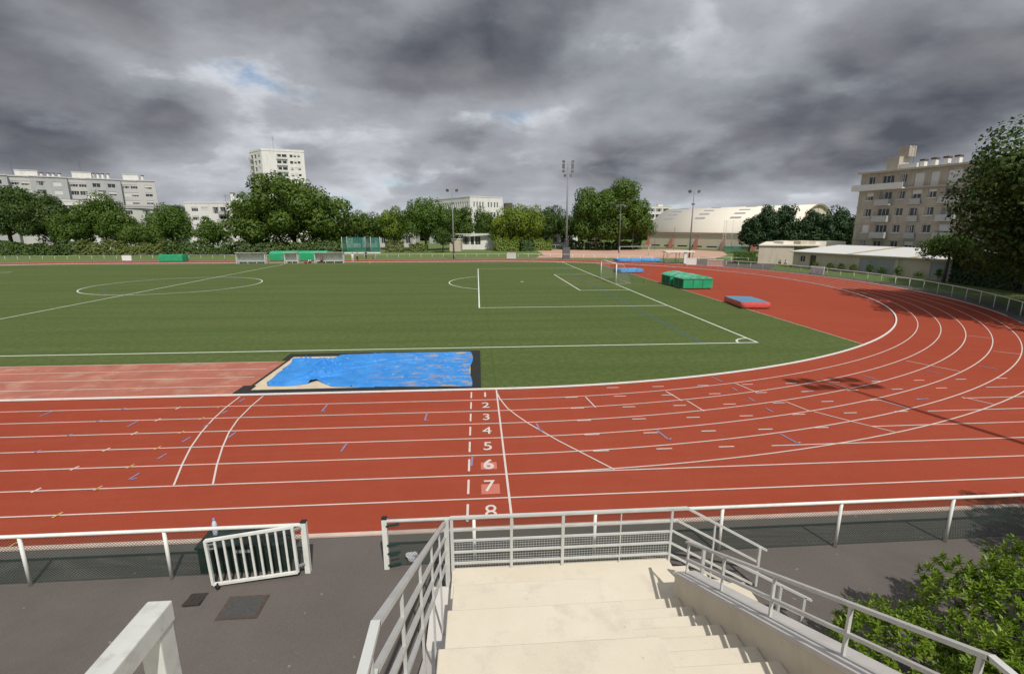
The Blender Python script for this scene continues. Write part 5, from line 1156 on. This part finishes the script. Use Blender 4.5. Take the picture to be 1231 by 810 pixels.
# ---------------------------------------------------------------- people, small in the distance
SK=simple('skin',(.45,.27,.19),.6,.08,5); HR=simple('dark_hair',(.03,.024,.02),.7,.2,8)
def skinmesh(name,verts,edges,radii,mat,parent,root=0):
    me=bpy.data.meshes.new(name); me.from_pydata(verts,edges,[]); o=bpy.data.objects.new(name,me); COL.objects.link(o); o.parent=parent
    md=o.modifiers.new('skin','SKIN'); sv=me.skin_vertices[0].data
    for v,r in zip(sv,radii): v.radius=(r,r)
    sv[root].use_root=True; o.modifiers.new('sub','SUBSURF').levels=1; o.modifiers['sub'].render_levels=2; me.materials.append(mat); return o
def person(label,loc,rz,pose,shirt,trousers,hair=True):
    t=thing('person',label,'person',loc,rz)
    if pose=='stand':
        J=dict(pel=(0,0,.95),ch=(0,.02,1.28),nk=(0,.02,1.5),hd=(0,-.02,1.66),sL=(-.18,.02,1.42),eL=(-.26,0,1.14),hL=(-.22,-.12,.9),sR=(.18,.02,1.42),eR=(.27,.02,1.14),hR=(.25,-.06,.88),kL=(-.11,-.03,.5),aL=(-.12,.04,.07),tL=(-.13,-.14,.04),kR=(.12,-.02,.5),aR=(.14,.05,.07),tR=(.16,-.12,.04),pL=(-.1,0,.9),pR=(.1,0,.9))
    elif pose=='sit':
        J=dict(pel=(0,0,.5),ch=(0,-.03,.84),nk=(0,-.04,1.05),hd=(0,-.1,1.22),sL=(-.18,-.03,.98),eL=(-.24,-.12,.72),hL=(-.14,-.38,.6),sR=(.18,-.03,.98),eR=(.24,-.12,.72),hR=(.14,-.38,.6),kL=(-.13,-.45,.52),aL=(-.13,-.42,.08),tL=(-.14,-.6,.04),kR=(.13,-.45,.52),aR=(.13,-.42,.08),tR=(.15,-.6,.04),pL=(-.1,-.04,.5),pR=(.1,-.04,.5))
    else: # crouching or sitting on the ground with knees drawn up
        J=dict(pel=(0,.05,.16),ch=(0,.0,.48),nk=(0,-.06,.68),hd=(0,-.12,.84),sL=(-.18,-.02,.62),eL=(-.24,-.2,.45),hL=(-.12,-.42,.45),sR=(.18,-.02,.62),eR=(.24,-.2,.45),hR=(.12,-.42,.45),kL=(-.15,-.42,.5),aL=(-.14,-.5,.08),tL=(-.15,-.68,.04),kR=(.15,-.42,.5),aR=(.14,-.5,.08),tR=(.16,-.68,.04),pL=(-.1,0,.16),pR=(.1,0,.16))
    rad=dict(pel=.13,ch=.15,nk=.055,hd=.105,sL=.07,eL=.045,hL=.04,sR=.07,eR=.045,hR=.04,kL=.06,aL=.042,tL=.035,kR=.06,aR=.042,tR=.035,pL=.095,pR=.095)
    ed=[('pel','ch'),('ch','nk'),('nk','hd'),('ch','sL'),('sL','eL'),('eL','hL'),('ch','sR'),('sR','eR'),('eR','hR'),('pel','pL'),('pL','kL'),('kL','aL'),('aL','tL'),('pel','pR'),('pR','kR'),('kR','aR'),('aR','tR')]
    def part(name,keys,mat,k=1.,root='pel'):
        ks=list(keys); skinmesh(name,[J[q] for q in ks],[(ks.index(a),ks.index(b)) for a,b in ed if a in ks and b in ks],[rad[q]*k for q in ks],mat,t,ks.index(root))
    part('body',J.keys(),SK)
    part('shirt',['ch','pel','sL','eL','sR','eR'],shirt,1.16,'ch'); part('trousers',['pel','pL','kL','aL','pR','kR','aR'],trousers,1.18)
    if hair:
        q=J['hd']; m=MB(); vs=[];n=10
        for i in range(6):
            a=PI/2*i/5
            for k in range(n): vs.append((q[0]+.118*math.cos(a)*math.cos(2*PI*k/n),q[1]+.02+.118*math.cos(a)*math.sin(2*PI*k/n),q[2]+.02+.118*math.sin(a)))
        m.add(vs,[(i*n+k,i*n+(k+1)%n,(i+1)*n+(k+1)%n,(i+1)*n+k) for i in range(5) for k in range(n)]); m.build('hair',HR,t,True,True)
    return t
C_=lambda n,c: simple(n,c,.8,.12,6,bmp=0)
wh=C_('white_cloth',(.72,.71,.70)); dk=C_('dark_cloth',(.03,.03,.035)); gy=C_('grey_cloth',(.22,.24,.26)); rd=C_('dark_red_cloth',(.16,.03,.03)); gn=C_('grey_green_cloth',(.16,.20,.15)); br=C_('brown_cloth',(.22,.11,.07))
person('person in a white top sitting on the ground by the rightmost dugout',(-32.6,77.0,.012),.6,'ground',wh,dk)
person('person in dark clothes sitting inside the rightmost dugout',(-30.6,78.05,.012),0,'sit',rd,dk)
person('person dressed in white standing on the track just right of the rightmost dugout',(-25.6,81.4,.012),.3,'stand',wh,wh)
person('person in grey and dark clothes standing beside the one dressed in white',(-24.9,82.4,.012),-.4,'stand',gy,dk)
person('person in black standing beyond the far rail right of the dugouts',(-24.7,89.4,-.03),.2,'stand',dk,dk)
person('person in brown sitting on the grass beyond the far rail',(-23.4,89.8,-.03),1.2,'ground',br,gy)
person('person in a grey green jacket sitting by the blank beige annexe wall',(54.4,66.9,-.03),-.7,'ground',gn,dk)
person('person in a white top sitting beside the one in grey green near the annexe wall',(54.9,66.0,-.03),-.9,'ground',wh,gy)
o=lathe([(.05,0),(.24,.02),(.27,.18),(.2,.34),(.05,.38)],10).build('sports_bag',rd,None,True); o.location=(-33.3,76.8,.01); tag(o,'dark red sports bag lying beside the person sitting left of the rightmost dugout','bag')
# ---------------------------------------------------------------- sky, sun and camera
sd=Vector((.218,-.75,1)).normalized()     # towards the sun
W=bpy.data.worlds.new('World'); SC.world=W; W.use_nodes=True; nt=W.node_tree; nt.nodes.clear()
out=nt.nodes.new('ShaderNodeOutputWorld'); bg=nt.nodes.new('ShaderNodeBackground'); nt.links.new(bg.outputs[0],out.inputs[0])
sky=nt.nodes.new('ShaderNodeTexSky'); sky.sky_type='NISHITA'; sky.sun_disc=False; sky.sun_elevation=math.asin(sd.z); sky.sun_rotation=math.atan2(sd.x,sd.y)
sky.air_density=1.; sky.dust_density=.8; sky.ozone_density=1.5
tc_=nt.nodes.new('ShaderNodeTexCoord'); sx=nt.nodes.new('ShaderNodeSeparateXYZ'); nt.links.new(tc_.outputs['Generated'],sx.inputs[0])
def mth(op,a,b=None,c=None,clamp=False):
    n=nt.nodes.new('ShaderNodeMath'); n.operation=op; n.use_clamp=clamp
    for i,v in enumerate((a,b,c)):
        if v is None: continue
        if hasattr(v,'is_output'): nt.links.new(v,n.inputs[i])
        else: n.inputs[i].default_value=v
    return n.outputs[0]
def mapr(v,a,b,c=0.,d=1.,smooth=True):
    n=nt.nodes.new('ShaderNodeMapRange'); n.interpolation_type='SMOOTHSTEP' if smooth else 'LINEAR'; nt.links.new(v,n.inputs[0])
    for k,q in zip(('From Min','From Max','To Min','To Max'),(a,b,c,d)): n.inputs[k].default_value=q
    return n.outputs[0]
def cmix(f,a,b):
    n=nt.nodes.new('ShaderNodeMix'); n.data_type='RGBA'
    for k,v in ((0,f),(6,a),(7,b)):
        if hasattr(v,'is_output'): nt.links.new(v,n.inputs[k])
        else: n.inputs[k].default_value=v if k==0 else (*v,1)
    return n.outputs[2]
zc=mth('MAXIMUM',sx.outputs[2],0.); den=mth('ADD',zc,.30)
px=mth('DIVIDE',sx.outputs[0],den); py=mth('DIVIDE',sx.outputs[1],den)
cb=nt.nodes.new('ShaderNodeCombineXYZ'); nt.links.new(px,cb.inputs[0]); nt.links.new(py,cb.inputs[1])
def cn(scale,detail,rough,off,dist=0.):
    mp=nt.nodes.new('ShaderNodeMapping'); mp.inputs['Location'].default_value=off; nt.links.new(cb.outputs[0],mp.inputs[0])
    n=nt.nodes.new('ShaderNodeTexNoise'); n.inputs['Scale'].default_value=scale; n.inputs['Detail'].default_value=detail; n.inputs['Roughness'].default_value=rough; n.inputs['Distortion'].default_value=dist
    nt.links.new(mp.outputs[0],n.inputs['Vector']); return n.outputs['Fac']
OX,OY=9.,1.
def billow(scale,off,warp):
    # rounded cells, the puffs of a cumulus deck
    mp=nt.nodes.new('ShaderNodeMapping'); mp.inputs['Location'].default_value=off; nt.links.new(cb.outputs[0],mp.inputs[0])
    w=nt.nodes.new('ShaderNodeTexNoise'); w.inputs['Scale'].default_value=scale*1.3; w.inputs['Detail'].default_value=5; nt.links.new(mp.outputs[0],w.inputs['Vector'])
    va=nt.nodes.new('ShaderNodeVectorMath'); va.operation='MULTIPLY_ADD'; va.inputs[1].default_value=(warp,warp,warp); nt.links.new(w.outputs['Color'],va.inputs[0]); nt.links.new(mp.outputs[0],va.inputs[2])
    v=nt.nodes.new('ShaderNodeTexVoronoi'); v.feature='SMOOTH_F1'; v.voronoi_dimensions='2D'; v.inputs['Scale'].default_value=scale; v.inputs['Smoothness'].default_value=.6; v.inputs['Detail'].default_value=1.; v.inputs['Roughness'].default_value=.5; nt.links.new(va.outputs[0],v.inputs['Vector'])
    return mth('SUBTRACT',1.,v.outputs['Distance'])
def layer(off,s,sh=(0,0)):
    o=(off[0]+OX+sh[0],off[1]+OY+sh[1],off[2])
    return mth('ADD',mth('ADD',mth('MULTIPLY',cn(s*.8,1,.4,o),.50),mth('MULTIPLY',cn(s*2.6,9,.60,o,.1),.24)),mth('ADD',mth('MULTIPLY',mth('SUBTRACT',billow(s*2.4,o,.45),-.165),.20),mth('MULTIPLY',cn(s*9,6,.62,o),.085)))
# where the heavy banks hang: wide soft swells of the cloud deck, left, upper right and overhead
def bank(cx,cy,rx,ry,a):
    d=mth('ADD',mth('POWER',mth('DIVIDE',mth('SUBTRACT',px,cx),rx),2.),mth('POWER',mth('DIVIDE',mth('SUBTRACT',py,cy),ry),2.))
    return mth('MULTIPLY',mth('EXPONENT',mth('MULTIPLY',d,-1.)),a)
BANKS=((-1.3,1.8,.6,.36,.095),(1.0,1.40,.7,.2,.085),(1.6,1.85,.42,.3,.085),(-.1,1.62,.35,.16,.045),(-.7,1.72,.2,.16,-.05),(.55,1.95,.5,.16,-.07),(.3,2.8,.8,.5,-.04))
bias=None
for b in BANKS:
    q=bank(*b); bias=q if bias is None else mth('ADD',bias,q)
hi=layer((31.4,12.2,1),.9); lo=mth('ADD',layer((4.7,9.1,5),.85),bias); lo2=mth('ADD',layer((4.7,9.1,5),.85,(-.06,.14)),bias)
hz=mapr(zc,.0,.22,1.,0.)                                    # thinner, brighter deck towards the horizon
blue=mth('SUBTRACT',mth('ADD',hi,mth('MULTIPLY',bias,.5)),mth('MULTIPLY',hz,.015))
skm=nt.nodes.new('ShaderNodeMix'); skm.data_type='RGBA'; skm.blend_type='MULTIPLY'; skm.inputs[0].default_value=1.; nt.links.new(sky.outputs[0],skm.inputs[6]); skm.inputs[7].default_value=(.10,.10,.10,1)
veil=cmix(mapr(mth('ADD',hi,mth('MULTIPLY',mth('SUBTRACT',cn(7,6,.6,(2,3,8)),.5),.16)),.40,.66,smooth=False),(.72,.75,.80),(.30,.318,.35))
clear=cmix(mapr(zc,.0,.16,.85,0.),skm.outputs[2],(.47,.56,.66))
deck=cmix(mapr(blue,.395,.455),clear,veil)
edge=cmix(mapr(lo,.49,.66),(.395,.415,.45),(.140,.148,.170))
rim=mth('MULTIPLY',mth('SUBTRACT',lo,lo2),.75); rim=mth('MINIMUM',mth('MAXIMUM',rim,-.05),.13)
rc=nt.nodes.new('ShaderNodeCombineColor')
for i in range(3): nt.links.new(rim,rc.inputs[i])
ea=nt.nodes.new('ShaderNodeMix'); ea.data_type='RGBA'; ea.blend_type='ADD'; ea.inputs[0].default_value=1.; nt.links.new(edge,ea.inputs[6]); nt.links.new(rc.outputs[0],ea.inputs[7])
alpha=mth('MULTIPLY',mapr(lo,.468,.525),mapr(zc,.0,.10,.35,1.))
fin=cmix(alpha,deck,ea.outputs[2])
nt.links.new(fin,bg.inputs[0]); bg.inputs[1].default_value=1.
L=bpy.data.lights.new('sun','SUN'); L.energy=3.7; L.angle=rad(.5); L.color=(1.,.95,.87); so=bpy.data.objects.new('sun',L); COL.objects.link(so); so.location=(20,-60,80); so.rotation_euler=(-sd).to_track_quat('-Z','Y').to_euler()
cam=bpy.data.cameras.new('camera'); co=bpy.data.objects.new('camera',cam); COL.objects.link(co); SC.camera=co
co.location=(-.7143,-19.8664,6.7514); cam.sensor_fit='HORIZONTAL'; cam.sensor_width=36; cam.lens=17.256; cam.clip_start=.05; cam.clip_end=6000
yw,pt_,rl_=.069689,.220182,.001438
co.rotation_euler=(Matrix.Rotation(-yw,3,'Z')@Matrix.Rotation(PI/2-pt_,3,'X')@Matrix.Rotation(-rl_,3,'Z')).to_euler()
SC.view_settings.view_transform='Standard'; SC.view_settings.look='None'; SC.view_settings.exposure=0; SC.view_settings.gamma=1; SC.view_settings.use_curve_mapping=False
SC.cycles.max_bounces=6; SC.cycles.transparent_max_bounces=24; SC.cycles.use_denoising=True
